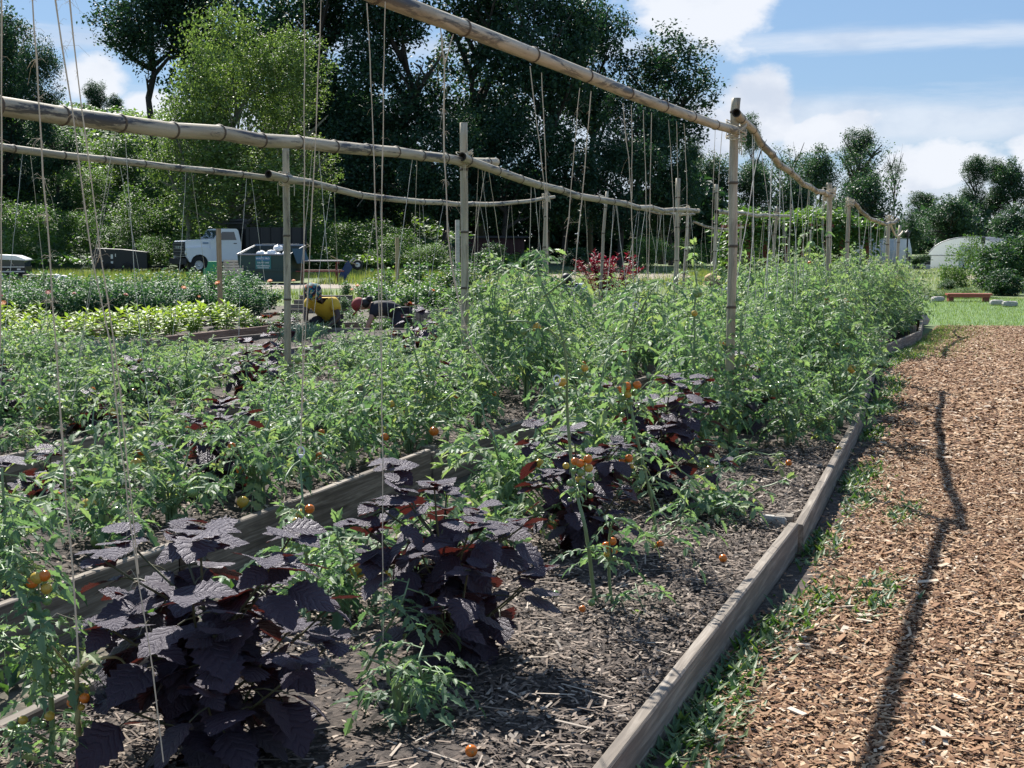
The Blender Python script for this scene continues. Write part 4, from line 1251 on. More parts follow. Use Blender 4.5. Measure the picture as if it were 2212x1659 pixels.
# ------------------------------------------------------------------ tomato plants in rows
def fill(bi, y0, y1, step, cols, kind_fn, nf=(0, 3), skip=.0):
    cr, cl = BEDS[bi][0], BEDS[bi][1]
    for off_, side in cols:
        y = y0 + rng.uniform(0, step)
        while y < y1:
            if rng.random() > skip:
                xr = r1_x(y) if bi == 0 else cr + SL * y
                xl = cl + SL * y
                x = xl + (xr - xl) * off_ + rng.normal(0, .06)
                k = kind_fn(y, off_)
                if k:
                    far = y > 13
                    tomato_plant(k, x, y + rng.normal(0, .06), SOIL_Z, bi, side, 0 if far else int(rng.integers(nf[0], nf[1] + 1)))
            y += step * rng.uniform(.85, 1.15)
for u, v, k in [(742, 1345, 'low'), (640, 1300, 'low'), (815, 1235, 'low'), (20, 1480, 'low'), (705, 1275, 'tiny'), (330, 1310, 'tiny'), (225, 1350, 'tiny'), (690, 1650, 'tiny'), (860, 1590, 'tiny'), (1060, 1200, 'low'), (1110, 1120, 'mid'), (1545, 1130, 'low')]:
    p = G(u, v, SOIL_Z); tomato_plant(k, p.x, p.y, SOIL_Z, 0, 'near', 1)
pick = lambda *a: a[rng.integers(0, len(a))]
def k0(y, o):
    if o < .4: return pick('low', 'tiny', 'mid') if y < 6.4 else (pick('mid', 'tall') if y < 9 else 'tall')
    if o < .7: return None if y < 6.9 else (pick('mid', 'low') if y < 8.4 else 'tall')
    return None if y < 8.6 else (pick('mid', 'tall') if y < 11.5 else pick('tall', 'tall', 'mid'))
fill(0, 4.6, 15.5, .52, [(.22, 'left'), (.52, 'middle'), (.80, 'path')], k0, (1, 5))
def k1(y, o):
    if y < 6.6: return pick('low', 'mid', 'low')
    if y < 8.6: return pick('mid', 'mid', 'low')
    return pick('mid', 'tall', 'mid') if y < 11 else pick('tall', 'mid', 'tall')
fill(1, 3.9, 19.2, .55, [(.2, 'left'), (.5, 'middle'), (.8, 'path')], k1, (0, 4), .10)
def k2(y, o):
    if y < 10: return pick('mid', 'low', 'mid')
    return pick('mid', 'tall') if o < .6 else pick('mid', 'mid', 'tall')
fill(2, 6.5, 20.8, .62, [(.25, 'left'), (.5, 'middle'), (.75, 'path')], k2, (0, 3), .1)
fill(3, 9.0, 16.2, .62, [(.28, 'left'), (.5, 'middle'), (.72, 'path')], lambda y, o: pick('mid', 'tall', 'mid'), (0, 3), .05)
fill(3, 17.4, 20.0, .7, [(.5, 'middle')], lambda y, o: pick('mid', 'low'), (0, 0), .2)
for bi, off_, y in [(0, .4, 8.6), (0, .55, 9.7), (0, .45, 10.8), (0, .6, 11.9), (0, .5, 13.0), (0, .6, 14.4), (1, .5, 9.0), (1, .6, 10.2), (1, .4, 11.6), (1, .55, 12.8), (1, .5, 14.3), (1, .6, 16.0), (2, .5, 18.0), (2, .6, 19.4)]:
    x = BEDS[bi][1] + SL * y + 1.75 * off_ - (.25 if bi == 0 and y > 11 else 0)
    tomato_plant('leggy', x, y, SOIL_Z, bi, 'tied', 2)
for y in np.arange(17.3, 24.3, .5):           # bed by the lawn
    for off_, side in ((-.34, 'path'), (-.9, 'middle'), (-1.6, 'left')):
        x = 4.66 + (y - 16.75) * .37 + off_
        tomato_plant('tall', x + rng.normal(0, .08), y, .2, 6, side, 0, .92 if y > 21 else 1.0)
for y in np.arange(19.8, 24.2, .45):
    tomato_plant('mid' if y < 22.5 else 'low', 4.66 + (y - 16.75) * .37 - .16, y, .2, 6, 'edge', 0)
for y in np.arange(15.8, 18.5, .55):          # they close the gap between the two beds
    for off_ in (-.8, -1.5):
        tomato_plant('tall', r1_x(15.6) + (y - 15.6) * .33 + off_, y, .15, 0, 'end', 0, 1.05)

# ------------------------------------------------------------------ the tied vines with fruit
def vine(name_label, paths, Y, leaves, L=.17, clusters=(), tops=None, r0=.0085, dry=False, seed=5):
    """paths: list of pixel polylines with distance; builds stems, compound leaves along them and trusses"""
    r = np.random.default_rng(seed)
    u, v = paths[0][0]
    base = A(u, v, Y)
    o = empty('tomato_vine', base); tag(o, name_label, 'tomato vine')
    mb = MB(); lf = MB(); lv = Leaves()
    allp = []
    for pi_, path in enumerate(paths):
        P = [np.array(list(A(a, b, Y + (.05 * math.sin(i * 1.7 + pi_)))) ) - np.array(list(base)) for i, (a, b) in enumerate(path)]
        tt = np.linspace(0, len(P) - 1, (len(P) - 1) * 4 + 1)
        arr = np.array(P)
        S = []
        for t in tt:                          # catmull-rom
            i = min(int(t), len(P) - 2); f = t - i
            p0, p1, p2, p3 = arr[max(i - 1, 0)], arr[i], arr[i + 1], arr[min(i + 2, len(P) - 1)]
            S.append(.5 * ((2 * p1) + (-p0 + p2) * f + (2 * p0 - 5 * p1 + 4 * p2 - p3) * f * f + (-p0 + 3 * p1 - 3 * p2 + p3) * f ** 3))
        rr = r0 * (1 if pi_ == 0 else .6)
        tube(mb, S, np.linspace(rr, rr * .35, len(S)), 7)
        allp.append(np.array(S))
    for pi_, t0, n in leaves:
        S = allp[pi_]
        for i in range(n):
            t = t0 + (1 - t0) * (i + .5) / n
            q = S[min(int(t * (len(S) - 1)), len(S) - 1)]
            a = 2.4 * i + r.uniform(-.5, .5)
            compound(lv, mb, q, np.array([math.cos(a), math.sin(a), r.uniform(-.2, .7)]), L * r.uniform(.7, 1.15), r, np.clip(.45 + r.normal(0, .18), 0, 1), 3, r.uniform(.3, .8))
    lv.into(lf, LEAFLET)
    mb.build('stem', MAT['dry_stem'] if dry else MAT['tomato_stem'], o, True)
    if lv.R:
        lf.build('foliage', MAT['tomato_leaf'], o)
    for (cu, cv_, n, rad_, ripe) in clusters:
        p = A(cu, cv_, Y - .03) - base
        cluster(o, p, n, rad_, ripe, (rng.normal(0, .02), 0))
    return o
vine('tall tomato vine with two orange fruits hanging above the purple shiso', [[(1335, 1390), (1290, 1310), (1272, 1190), (1262, 1130), (1240, 1040), (1226, 900), (1222, 770), (1200, 680), (1172, 620), (1160, 570), (1150, 535)],
     [(1232, 770), (1190, 715), (1140, 695), (1092, 694)], [(1222, 860), (1180, 820), (1150, 790)], [(1175, 640), (1215, 610), (1240, 588)], [(1165, 600), (1128, 582), (1100, 575)]],
     4.95, [(0, .35, 24), (1, .1, 4), (2, .2, 4), (3, .4, 4), (4, .4, 4), (0, .95, 4)], .115,
     [(1262, 985, 9, .0175, 2), (1232, 992, 3, .017, 1), (1240, 1030, 6, .0155, 0), (1150, 700, 3, .017, 0), (1254, 790, 5, .014, 0), (1205, 820, 3, .018, 0)], seed=3)
vine('tomato vine with a string of orange and green fruit near the tall post', [[(1425, 1210), (1412, 1110), (1400, 1046), (1367, 903), (1357, 806), (1363, 740), (1372, 660), (1380, 600)],
     [(1360, 800), (1330, 815), (1310, 812)], [(1400, 1046), (1440, 1120), (1470, 1100), (1485, 1060)], [(1372, 700), (1400, 640), (1430, 600)]],
     5.9, [(0, .3, 30), (2, .3, 6), (3, .2, 8)], .15, [(1345, 828, 8, .019, 2), (1366, 826, 6, .019, 1), (1350, 985, 5, .018, 2), (1418, 1170, 3, .016, 1)], seed=4)
vine('drooping tomato vine with three orange fruits at knee height on the right', [[(1346, 1395), (1320, 1290), (1316, 1180), (1330, 1120), (1390, 1150), (1440, 1155), (1475, 1110), (1480, 1070)],
     [(1316, 1230), (1290, 1200), (1262, 1180)], [(1395, 1390), (1392, 1330), (1380, 1290), (1372, 1260)]],
     4.95, [(0, .25, 16), (1, .2, 6), (2, .2, 9)], .13, [(1316, 1165, 5, .0165, 3)], r0=.007, seed=6)
vine('clipped tomato stem bearing a truss under a white string clip', [[(668, 1345), (664, 1250), (660, 1180), (655, 1100), (650, 1020), (649, 985)], [(650, 995), (630, 1010), (614, 1040), (608, 1080)], [(664, 1300), (690, 1240), (706, 1190), (712, 1160)]],
     4.55, [(2, .2, 10), (0, .15, 4)], .10, [(658, 1092, 9, .0185, 1), (634, 1120, 8, .0165, 0)], r0=.0075, seed=7)
vine('leaning tomato vine with yellowing fruits at the left edge', [[(110, 1640), (112, 1540), (100, 1420), (86, 1320), (60, 1240), (30, 1180), (10, 1090), (4, 1010)], [(86, 1330), (112, 1380), (120, 1430), (118, 1500)],
     [(60, 1240), (20, 1230), (-20, 1240)], [(100, 1600), (60, 1580), (20, 1590), (-10, 1600)], [(80, 1420), (40, 1400), (0, 1360)]],
     3.35, [(0, .05, 44), (1, .1, 12), (2, .2, 10), (3, .2, 10), (4, .1, 12)], .125, [(82, 1236, 7, .0165, 2), (64, 1240, 3, .0175, 0), (92, 1440, 5, .0145, 0), (96, 1540, 3, .013, 0), (40, 1550, 4, .013, 0)], seed=8)
vine('bare straw coloured forked stem tied to twine at lower left', [[(172, 1690), (170, 1600), (166, 1480), (168, 1440)], [(166, 1460), (140, 1430), (112, 1395)], [(168, 1455), (190, 1432), (230, 1420), (262, 1425), (285, 1460)]],
     3.3, [], .1, [(170, 1500, 3, .014, 2)], r0=.011, dry=True, seed=9)
vine('slender tomato shoot rising in front of the lone purple shiso', [[(750, 1530), (790, 1450), (830, 1370), (868, 1300), (884, 1250)], [(862, 1310), (900, 1320), (935, 1350)], [(850, 1330), (820, 1300)]],
     4.05, [(0, .35, 10), (1, .2, 5), (2, .3, 3)], .12, [], r0=.006, seed=10)
vine('short leafy tomato shoot in the bare foreground mulch', [[(945, 1650), (925, 1550), (915, 1480), (905, 1430), (915, 1395)], [(912, 1460), (940, 1440), (970, 1470)], [(918, 1500), (880, 1470), (840, 1440)]],
     3.75, [(0, .15, 10), (1, .2, 6), (2, .2, 6)], .13, [], r0=.0065, seed=12)
def clip_ring(u, v, Y, label):
    p = A(u, v, Y); mb = MB()
    tube(mb, [(.012 * math.cos(t), -.002, .016 * math.sin(t)) for t in np.linspace(0, 2 * PI, 14)], .003, 5)
    box(mb, (.0, 0, -.016), (.012, .008, .01))
    tag(mb.build('string_clip', MAT['clip_plastic'], None, False, p), label, 'plant clip', 'plastic plant clips')
clip_ring(650, 975, 4.5, 'white plastic clip at the top of the clipped tomato stem')
clip_ring(1203, 820, 4.9, 'white plastic clip halfway up the tall tomato vine')
clip_ring(1373, 660, 5.85, 'white plastic clip on the vine above the orange tomatoes')
for u, v, r_, k, lab in [(1018, 1622, .017, 'orange', 'fallen orange tomato at the bottom edge of the nearest bed'), (1258, 1315, .013, 'orange', 'small bright orange fallen tomato in the mulch'),
                         (1200, 1283, .014, 'green', 'small green fallen tomato near the lone purple shiso'), (1278, 1302, .014, 'green', 'green fallen tomato just right of the bright orange one'),
                         (1562, 1206, .018, 'orange', 'fallen orange tomato beside the lichen spotted stake'), 
                         (1812, 970, .02, 'yellow', 'fallen yellow tomato against the path side board'), (1704, 1000, .02, 'orange', 'fallen orange tomato under the path side vines'),
                         (212, 1168, .036, 'green', 'big green tomato lying in the second bed near the left'), (622, 1268, .015, 'orange', 'orange fallen tomato on the inner board behind the largest shiso'),
                         (545, 1045, .03, 'green', 'green tomato lying before the second bed board'), (525, 1085, .033, 'yellow', 'pale tomato lying beside the second bed board')]:
    p = G(u, v, SOIL_Z + .05 + r_ * .8)
    tag(link('fallen_tomato', FRUIT[k], None, p, (rng.uniform(-2, 2), rng.uniform(-2, 2), 0), (r_, r_, r_)), lab, 'tomato', 'tomatoes lying on the soil')

# ------------------------------------------------------------------ marigolds, pale plants, herbs, onions
def bushy(seed, rad, h, n, tpl, size, mat, flat=.5, hole=.0):
    r = np.random.default_rng(seed)
    lv = Leaves(); mb = MB(); st = MB()
    ns = 14
    cl = []
    for k in range(ns):
        a = r.uniform(0, 2 * PI); rr = rad * math.sqrt(r.uniform(0, 1))
        cl.append((rr * math.cos(a), rr * math.sin(a), h * r.uniform(.55, 1.0) * (1 - .35 * (rr / rad) ** 2)))
        tube(st, [(cl[-1][0] * .15, cl[-1][1] * .15, -.02), (cl[-1][0] * .7, cl[-1][1] * .7, cl[-1][2] * .5), cl[-1]], [.007, .005, .003], 4, cap=False)
    for i in range(n):
        c = cl[r.integers(0, ns)]
        t = r.uniform(.15, 1.05)
        a = r.uniform(0, 2 * PI)
        p = np.array([c[0] * (.3 + .7 * t), c[1] * (.3 + .7 * t), c[2] * t]) + r.normal(0, rad * .14, 3)
        p[2] = max(p[2], .03)
        d = np.array([math.cos(a), math.sin(a), r.uniform(-.3, .9)])
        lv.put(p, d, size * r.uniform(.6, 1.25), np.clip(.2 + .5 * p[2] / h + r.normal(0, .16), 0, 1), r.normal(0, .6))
    lv.into(mb, tpl)
    return st.mesh('stem', MAT['tomato_stem']), mb.mesh('foliage', mat)
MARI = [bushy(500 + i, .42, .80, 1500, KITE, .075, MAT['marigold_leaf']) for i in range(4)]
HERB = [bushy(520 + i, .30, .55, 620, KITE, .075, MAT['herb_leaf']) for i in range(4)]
mbf = MB()
for k in range(4):
    nn = 11 - 2 * k
    for j in range(nn):
        a = 2 * PI * j / nn + k * .4; r_ = .034 - .007 * k
        R = np.array(rotm(0, 0, a))
        v = np.array([(0, 0, 0), (r_ * .8, .011, .004), (r_, 0, .002), (r_ * .8, -.011, .004)]) @ R.T + np.array([0, 0, .006 * k])
        mbf.add(v, [[0, 3, 2, 1]])
lathe(mbf, [(.003, -.16), (.004, -.03), (.012, -.004)], 6, None, 1)
FLW = {}
for k in ('petal_orange', 'petal_red'):
    FLW[k] = mbf.mesh('flower', [MAT[k], MAT['tomato_stem']])
mari_n = [0]
def marigold(u, v, hz, nf=0, wild=False):
    p = G(u, v, 0)
    s_, f_ = MARI[rng.integers(0, 4)]
    o = empty('marigold', (p.x, p.y, .05), rng.uniform(0, 6))
    k = hz / .8; o.scale = (k * rng.uniform(.95, 1.2), k * rng.uniform(.95, 1.2), k)
    tag(o, 'dark green marigold bush in the hedge behind the beds, %s from the left edge' % ORD[mari_n[0]], 'marigold', 'marigold bushes'); mari_n[0] += 1
    link('stem', s_, o); link('foliage', f_, o)
    return o
mari = []
for row, (v0, v1, hz) in enumerate([(704, 690, .70), (690, 676, .80), (676, 664, .86)]):
    n = 16
    for i in range(n):
        t = (i + .5 * (row % 2)) / n
        u = -60 + t * 640
        mari.append((u, v0 + (v1 - v0) * t, hz))
mari.sort()
for u, v, hz in mari:
    marigold(u + rng.normal(0, 6), v, hz * rng.uniform(.88, 1.08))
fl_n = 0
for u, v, k, s in [(583, 607, 'petal_orange', 1.3), (470, 611, 'petal_orange', 1.5), (397, 621, 'petal_orange', 1.3), (272, 637, 'petal_red', 1.2), (104, 631, 'petal_red', 1.5), (5, 655, 'petal_orange', 2.0),
                   (430, 640, 'petal_orange', .8), (634, 606, 'petal_orange', .9), (160, 634, 'petal_red', 1.0), (772, 617, 'petal_orange', 1.1), (760, 625, 'petal_orange', .9), (936, 627, 'petal_orange', 1.0), (2, 640, 'petal_red', 1.2)]:
    Yf = 21.5 if u < 640 else 24
    p = A(u, v, Yf)
    o = link('flower', FLW[k], None, p, (rng.uniform(.2, .7), rng.uniform(-.4, .4), 0), (s, s, s))
    tag(o, ('orange' if k == 'petal_orange' else 'dark red') + ' marigold bloom, %s from the left among the flowers' % ORD[sorted([5, 2, 104, 160, 272, 397, 430, 470, 583, 634, 760, 772, 936]).index(u)], 'flower', 'marigold blooms')

def pale_mesh(seed, h):
    r = np.random.default_rng(seed); lv = Leaves(); st = MB(); mb = MB()
    for k in range(4):
        a = 2 * PI * k / 4 + r.uniform(-.5, .5); top = np.array([.12 * math.cos(a), .12 * math.sin(a), h * r.uniform(.75, 1)])
        tube(st, [(0, 0, -.02), top * .5, top], [.007, .006, .004], 5)
        for i in range(26):
            t = .2 + .8 * i / 25; q = top * t; ga = 2.4 * i + a
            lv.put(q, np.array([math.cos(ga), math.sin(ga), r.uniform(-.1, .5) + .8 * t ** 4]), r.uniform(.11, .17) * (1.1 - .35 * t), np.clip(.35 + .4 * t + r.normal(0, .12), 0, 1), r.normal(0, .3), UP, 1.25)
    lv.into(mb, LANCE)
    return st.mesh('stem', MAT['tomato_stem']), mb.mesh('foliage', MAT['pale_leaf'])
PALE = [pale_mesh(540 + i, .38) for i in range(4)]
pn = {}
def small_plant(meshes, name, x, y, z, s, label, cat, group):
    s_, f_ = meshes[rng.integers(0, len(meshes))]
    o = empty(name, (x, y, z), rng.uniform(0, 6)); o.scale = (s,) * 3
    tag(o, label, cat, group); link('stem', s_, o); link('foliage', f_, o)
    return o
k_ = 0
for bi, y0, y1 in ((4, 11.6, 20.6), (5, 13.6, 20.4)):
    for off_ in (.25, .52, .78):
        for y in np.arange(y0, y1, .55):
            if bi == 5 and off_ > .6 and y > 19.5: continue
            x = BEDS[bi][1] + SL * y + 1.7 * off_ + rng.normal(0, .05)
            side = {.25: 'left', .52: 'middle', .78: 'near'}[off_]
            pn[(bi, side)] = pn.get((bi, side), 0) + 1
            small_plant(PALE, 'pale_green_plant', x, y + rng.normal(0, .08), SOIL_Z, rng.uniform(.85, 1.25), 'pale yellow green upright plant in %s, %s along its %s side' % ('the fifth bed' if bi == 4 else 'the sixth bed', ORD[pn[(bi, side)] - 1], side), 'leafy plant', 'pale green plants')
hn = 0
for u, v in sorted((rng.uniform(790, 1560), rng.uniform(622, 690)) for _ in range(140)):    # low herbs and flowers filling the far beds
    if v > 668 - (u - 790) * .06 + 25: continue
    p = G(u, v)
    if p.y > 33 or (p.x < -1.4 and 19 < p.y < 23): continue
    hn += 1
    small_plant(HERB, 'herb_plant', p.x, p.y, .05, rng.uniform(.8, 1.35), 'leafy green herb in the mixed planting behind the tomato beds, %s from the left' % ORD[min(hn - 1, len(ORD) - 1)], 'herb', 'mixed herbs behind the tomato beds')
for u, v, s in [(742, 668, .55), (756, 690, .5), (736, 700, .5), (612, 712, .6), (640, 700, .45), (765, 712, .6), (800, 722, .6), (830, 730, .6), (868, 715, .7), (890, 700, .6), (905, 690, .6), (720, 728, .6), (850, 690, .5), (600, 735, .6), (560, 720, .6), (780, 640, .9), (815, 645, 1.0), (745, 640, .8)]:
    p = G(u, v, .1); hn += 1
    small_plant(HERB, 'herb_plant', p.x, p.y, .1, s, 'small leafy plant around the two kneeling gardeners, %s placed from the left' % ORD[sorted([742, 756, 736, 612, 640, 765, 800, 830, 868, 890, 905, 720, 850, 600, 560, 780, 815, 745]).index(u)], 'herb', 'small plants around the gardeners')
for i, (u, v, s) in enumerate([(1055, 572, 1.5), (900, 600, 1.3), (960, 596, 1.2), (1010, 600, 1.2), (830, 606, 1.1)]):
    p = G(u, v + 30)
    small_plant(HERB, 'herb_plant', p.x, p.y, 0, s * 1.5, ['rounded dark green bush beside the tan dirt patch', 'leafy bush left of the middle post beyond the beds', 'leafy bush behind the middle post beyond the beds', 'leafy bush right of the middle post beyond the beds', 'leafy bush beside the distant lumber post'][i], 'bush', 'bushes beyond the beds')
def onion(u, v, s, label):
    p = G(u, v, SOIL_Z); o = empty('onion_clump', (p.x, p.y, SOIL_Z)); tag(o, label, 'onions', 'clumps of onion leaves')
    mb = MB()
    for k in range(110):
        a = rng.uniform(0, 6.28); b = np.array([rng.normal(0, .13), rng.normal(0, .2), 0]); L = rng.uniform(.3, .55) * s
        tl = rng.uniform(.05, .9); d = np.array([math.cos(a) * tl, math.sin(a) * tl, 1])
        pts = [b, b + d * L * .5, b + d * L * .85 + np.array([d[0], d[1], -.35]) * L * .2, b + np.array([d[0] * 1.4, d[1] * 1.4, .75]) * L]
        tube(mb, pts, [.0045, .0045, .003, .001], 3, 0, rng.uniform(0, 1), cap=False)
    mb.build('foliage', MAT['onion_leaf'], o)
onion(228, 815, 1.0, 'blue green onion clump spilling over the boards at left'); onion(262, 812, .9, 'blue green onion clump beside a board, right of another'); onion(648, 742, .72, 'blue green onion clump right of the left bamboo post'); onion(668, 738, .62, 'blue green onion clump in front of the gardener in yellow')
def lettuce(u, v, z, s, label):
    p = G(u, v, z); o = empty('lettuce', (p.x, p.y, z)); tag(o, label, 'lettuce', 'bronze lettuces'); lv = Leaves(); mb = MB()
    for k in range(34):
        a = rng.uniform(0, 6.28); e = rng.uniform(.1, 1.2)
        lv.put(np.array([.03 * math.cos(a), .03 * math.sin(a), .02]), np.array([math.cos(a), math.sin(a), e]), rng.uniform(.07, .14) * s, rng.uniform(0, 1), rng.normal(0, .4), UP, 1.5)
    lv.into(mb, KITE); mb.build('foliage', MAT['bronze_leaf'], o)
lettuce(575, 690, .2, 1.1, 'bronze red lettuce left of the left bamboo post'); lettuce(600, 684, .2, 1.1, 'bronze red lettuce just left of the gardener in yellow'); lettuce(885, 662, .2, 1.0, 'bronze lettuce by the tall grey end boards'); lettuce(720, 665, .2, 1.0, 'bronze lettuce between the two gardeners'); lettuce(560, 700, .2, .9, 'small bronze lettuce furthest left of its group')

# crimson amaranth
p = G(1312, 650); o = empty('amaranth', (p.x, p.y, 0)); tag(o, 'crimson leaved amaranth clump behind the leaning bamboo post', 'amaranth')
mb = MB(); st = MB(); lv = Leaves()
for k in range(40):
    a = rng.uniform(0, 6.28); rr = .82 * math.sqrt(rng.uniform(0, 1)); top = np.array([rr * math.cos(a) * 1.25, rr * math.sin(a), rng.uniform(.9, 1.5) * (1 - .3 * rr)])
    tube(st, [(top[0] * .35, top[1] * .35, 0), top * .7, top], [.01, .008, .004], 4, cap=False)
    for i in range(50):
        t = rng.uniform(.3, 1.03); ga = rng.uniform(0, 6.28)
        lv.put(top * t, np.array([math.cos(ga), math.sin(ga), .9 if t > .8 else rng.uniform(-.3, .6)]), rng.uniform(.08, .17), rng.uniform(0, 1), rng.normal(0, .5))
lv.into(mb, LANCE); st.build('stem', MAT['red_paint'], o); mb.build('foliage', MAT['red_leaf'], o)

# ------------------------------------------------------------------ people
def skin(name, verts, edges, radii, mat, parent, sub=2, root=0):
    me = bpy.data.meshes.new(name); me.from_pydata([tuple(v) for v in verts], edges, []); me.update()
    me.materials.append(mat)
    o = link(name, me, parent)
    m = o.modifiers.new('skin', 'SKIN'); m.use_smooth_shade = True; m.branch_smoothing = .6
    for i, r_ in enumerate(radii):
        sv = me.skin_vertices[0].data[i]
        sv.radius = r_ if isinstance(r_, tuple) else (r_, r_)
        sv.use_root = (i == root)
    s = o.modifiers.new('subdiv', 'SUBSURF'); s.levels = sub; s.render_levels = sub
    return o
def finger_set(o, name, wrist, direction, side, mat, s=1.0):
    d = Vector(direction).normalized(); sd = Vector(side).normalized(); n = d.cross(sd)
    V, E, Rr = [], [], []
    V.append(Vector(wrist)); Rr.append(.022 * s); V.append(Vector(wrist) + d * .05 * s); Rr.append((.036 * s, .018 * s)); E.append((0, 1))
    for k, (off_, L) in enumerate([(-.030, .065), (-.010, .078), (.010, .074), (.028, .058)]):
        b = Vector(wrist) + d * .085 * s + sd * off_ * s
        i = len(V); V += [b, b + d * L * .55 * s - n * .012 * s, b + d * L * .9 * s - n * .035 * s]; Rr += [.0105 * s, .0095 * s, .008 * s]
        E += [(1, i), (i, i + 1), (i + 1, i + 2)]
    b = Vector(wrist) + d * .03 * s - sd * .034 * s; i = len(V)
    V += [b, b + d * .035 * s - sd * .028 * s, b + d * .065 * s - sd * .030 * s - n * .01]; Rr += [.012 * s, .011 * s, .009 * s]; E += [(1, i), (i, i + 1), (i + 1, i + 2)]
    return skin(name, V, E, Rr, mat, o, 1)
def person(origin, rz, P, mats, label):
    """P: joints in local metres; -y is the way the person faces. mats: skin, shirt, trousers"""
    o = empty('person', origin, rz); tag(o, label, 'person', None)
    J = P
    names = ['pelvis', 'belly', 'chest', 'neck', 'head', 'crown', 'shl', 'ell', 'wrl', 'shr', 'elr', 'wrr', 'hil', 'knl', 'anl', 'tol', 'hir', 'knr', 'anr', 'tor']
    V = [Vector(J[n]) for n in names]
    ix = {n: i for i, n in enumerate(names)}
    ed = [('pelvis', 'belly'), ('belly', 'chest'), ('chest', 'neck'), ('neck', 'head'), ('head', 'crown'), ('chest', 'shl'), ('shl', 'ell'), ('ell', 'wrl'), ('chest', 'shr'), ('shr', 'elr'), ('elr', 'wrr'),
          ('pelvis', 'hil'), ('hil', 'knl'), ('knl', 'anl'), ('anl', 'tol'), ('pelvis', 'hir'), ('hir', 'knr'), ('knr', 'anr'), ('anr', 'tor')]
    rad = dict(pelvis=.10, belly=.095, chest=.10, neck=.052, head=.088, crown=.075, shl=.050, ell=.042, wrl=.030, shr=.050, elr=.044, wrr=.030, hil=.085, knl=.056, anl=.043, tol=.036, hir=.085, knr=.056, anr=.043, tor=.036)
    body = skin('body', V, [(ix[a], ix[b]) for a, b in ed], [rad[n] for n in names], mats[0], o, 2, 0)
    # shirt with short sleeves
    s1 = Vector(J['shl']).lerp(Vector(J['ell']), .62); s2 = Vector(J['shr']).lerp(Vector(J['elr']), .62)
    sv = [J['pelvis'], J['belly'], J['chest'], Vector(J['chest']).lerp(Vector(J['neck']), .6), J['shl'], s1, J['shr'], s2]
    skin('shirt', [Vector(q) for q in sv], [(0, 1), (1, 2), (2, 3), (2, 4), (4, 5), (2, 6), (6, 7)], [.158, .160, .172, .098, .100, .078, .100, .078], mats[1], o, 2, 2)
    tv = [J['pelvis'], J['hil'], J['knl'], J['anl'], J['hir'], J['knr'], J['anr']]
    skin('trousers', [Vector(q) for q in tv], [(0, 1), (1, 2), (2, 3), (0, 4), (4, 5), (5, 6)], [.140, .112, .082, .06, .112, .082, .06], mats[2], o, 2, 0)
    for a in ('l', 'r'):
        fw = Vector(J['to' + a]) - Vector(J['an' + a])
        skin('shoe', [Vector(J['an' + a]), Vector(J['an' + a]) + fw * .55, Vector(J['to' + a]) + fw * .1], [(0, 1), (1, 2)], [.05, .048, .038], MAT['dark_plastic'], o, 2)
        dd = Vector(J['wr' + a]) - Vector(J['el' + a])
        finger_set(o, 'hand', J['wr' + a], dd.normalized() + Vector((0, -.3, -.5)), Vector((1, 0, 0)) if a == 'l' else Vector((-1, 0, 0)), mats[3] if len(mats) > 3 and a == 'r' else mats[0])
    return o
def face(o, c, fwd_, up_, mat_eye=None):
    f = Vector(fwd_).normalized(); u_ = Vector(up_).normalized(); s = f.cross(u_).normalized(); c = Vector(c)
    mb = MB()
    for k in (-1, 1):
        ball(mb, c + f * .068 + s * .030 * k + u_ * .008, .010, 8, 5)
    mb.build('eyes', MAT['hair_black'], o, True)
    mb = MB(); tube(mb, [c + f * .066 + u_ * .018, c + f * .084 - u_ * .016, c + f * .068 - u_ * .026], [.008, .013, .011], 6)
    tube(mb, [c + f * .062 - s * .024 - u_ * .045, c + f * .070 - u_ * .047, c + f * .062 + s * .024 - u_ * .045], [.004, .008, .004], 6)
    for k in (-1, 1):
        ball(mb, c + s * .088 * k - u_ * .004, .022, 8, 5, sq=(.4, .8, 1.2))
    return mb
# gardener in yellow with a patterned head wrap
pos = G(695, 735)
org = (-2.92, 20.5, 0)
JY = dict(pelvis=(.10, .30, .34), belly=(.08, .16, .45), chest=(.02, -.02, .58), neck=(-.01, -.14, .70), head=(-.06, -.24, .74), crown=(-.09, -.28, .82),
          shl=(-.19, -.04, .66), ell=(-.21, -.16, .43), wrl=(-.16, -.32, .27), shr=(.21, -.02, .66), elr=(.29, -.14, .40), wrr=(.10, -.34, .24),
          hil=(-.02, .28, .31), knl=(-.10, -.16, .36), anl=(-.06, .18, .08), tol=(-.09, -.02, .04), hir=(.20, .28, .31), knr=(.22, -.14, .34), anr=(.20, .2, .08), tor=(.22, 0, .04))
per = person(org, 0, JY, (MAT['skin_brown'], MAT['shirt_yellow'], MAT['cloth_black']), 'kneeling person in a yellow shirt with a multicoloured head wrap, leaning over a bed')
mbq = face(per, (-.05, -.25, .745), (.22, -.8, -.75), (.1, -.7, .75)); mbq.build('face_features', MAT['skin_brown'], per, True)
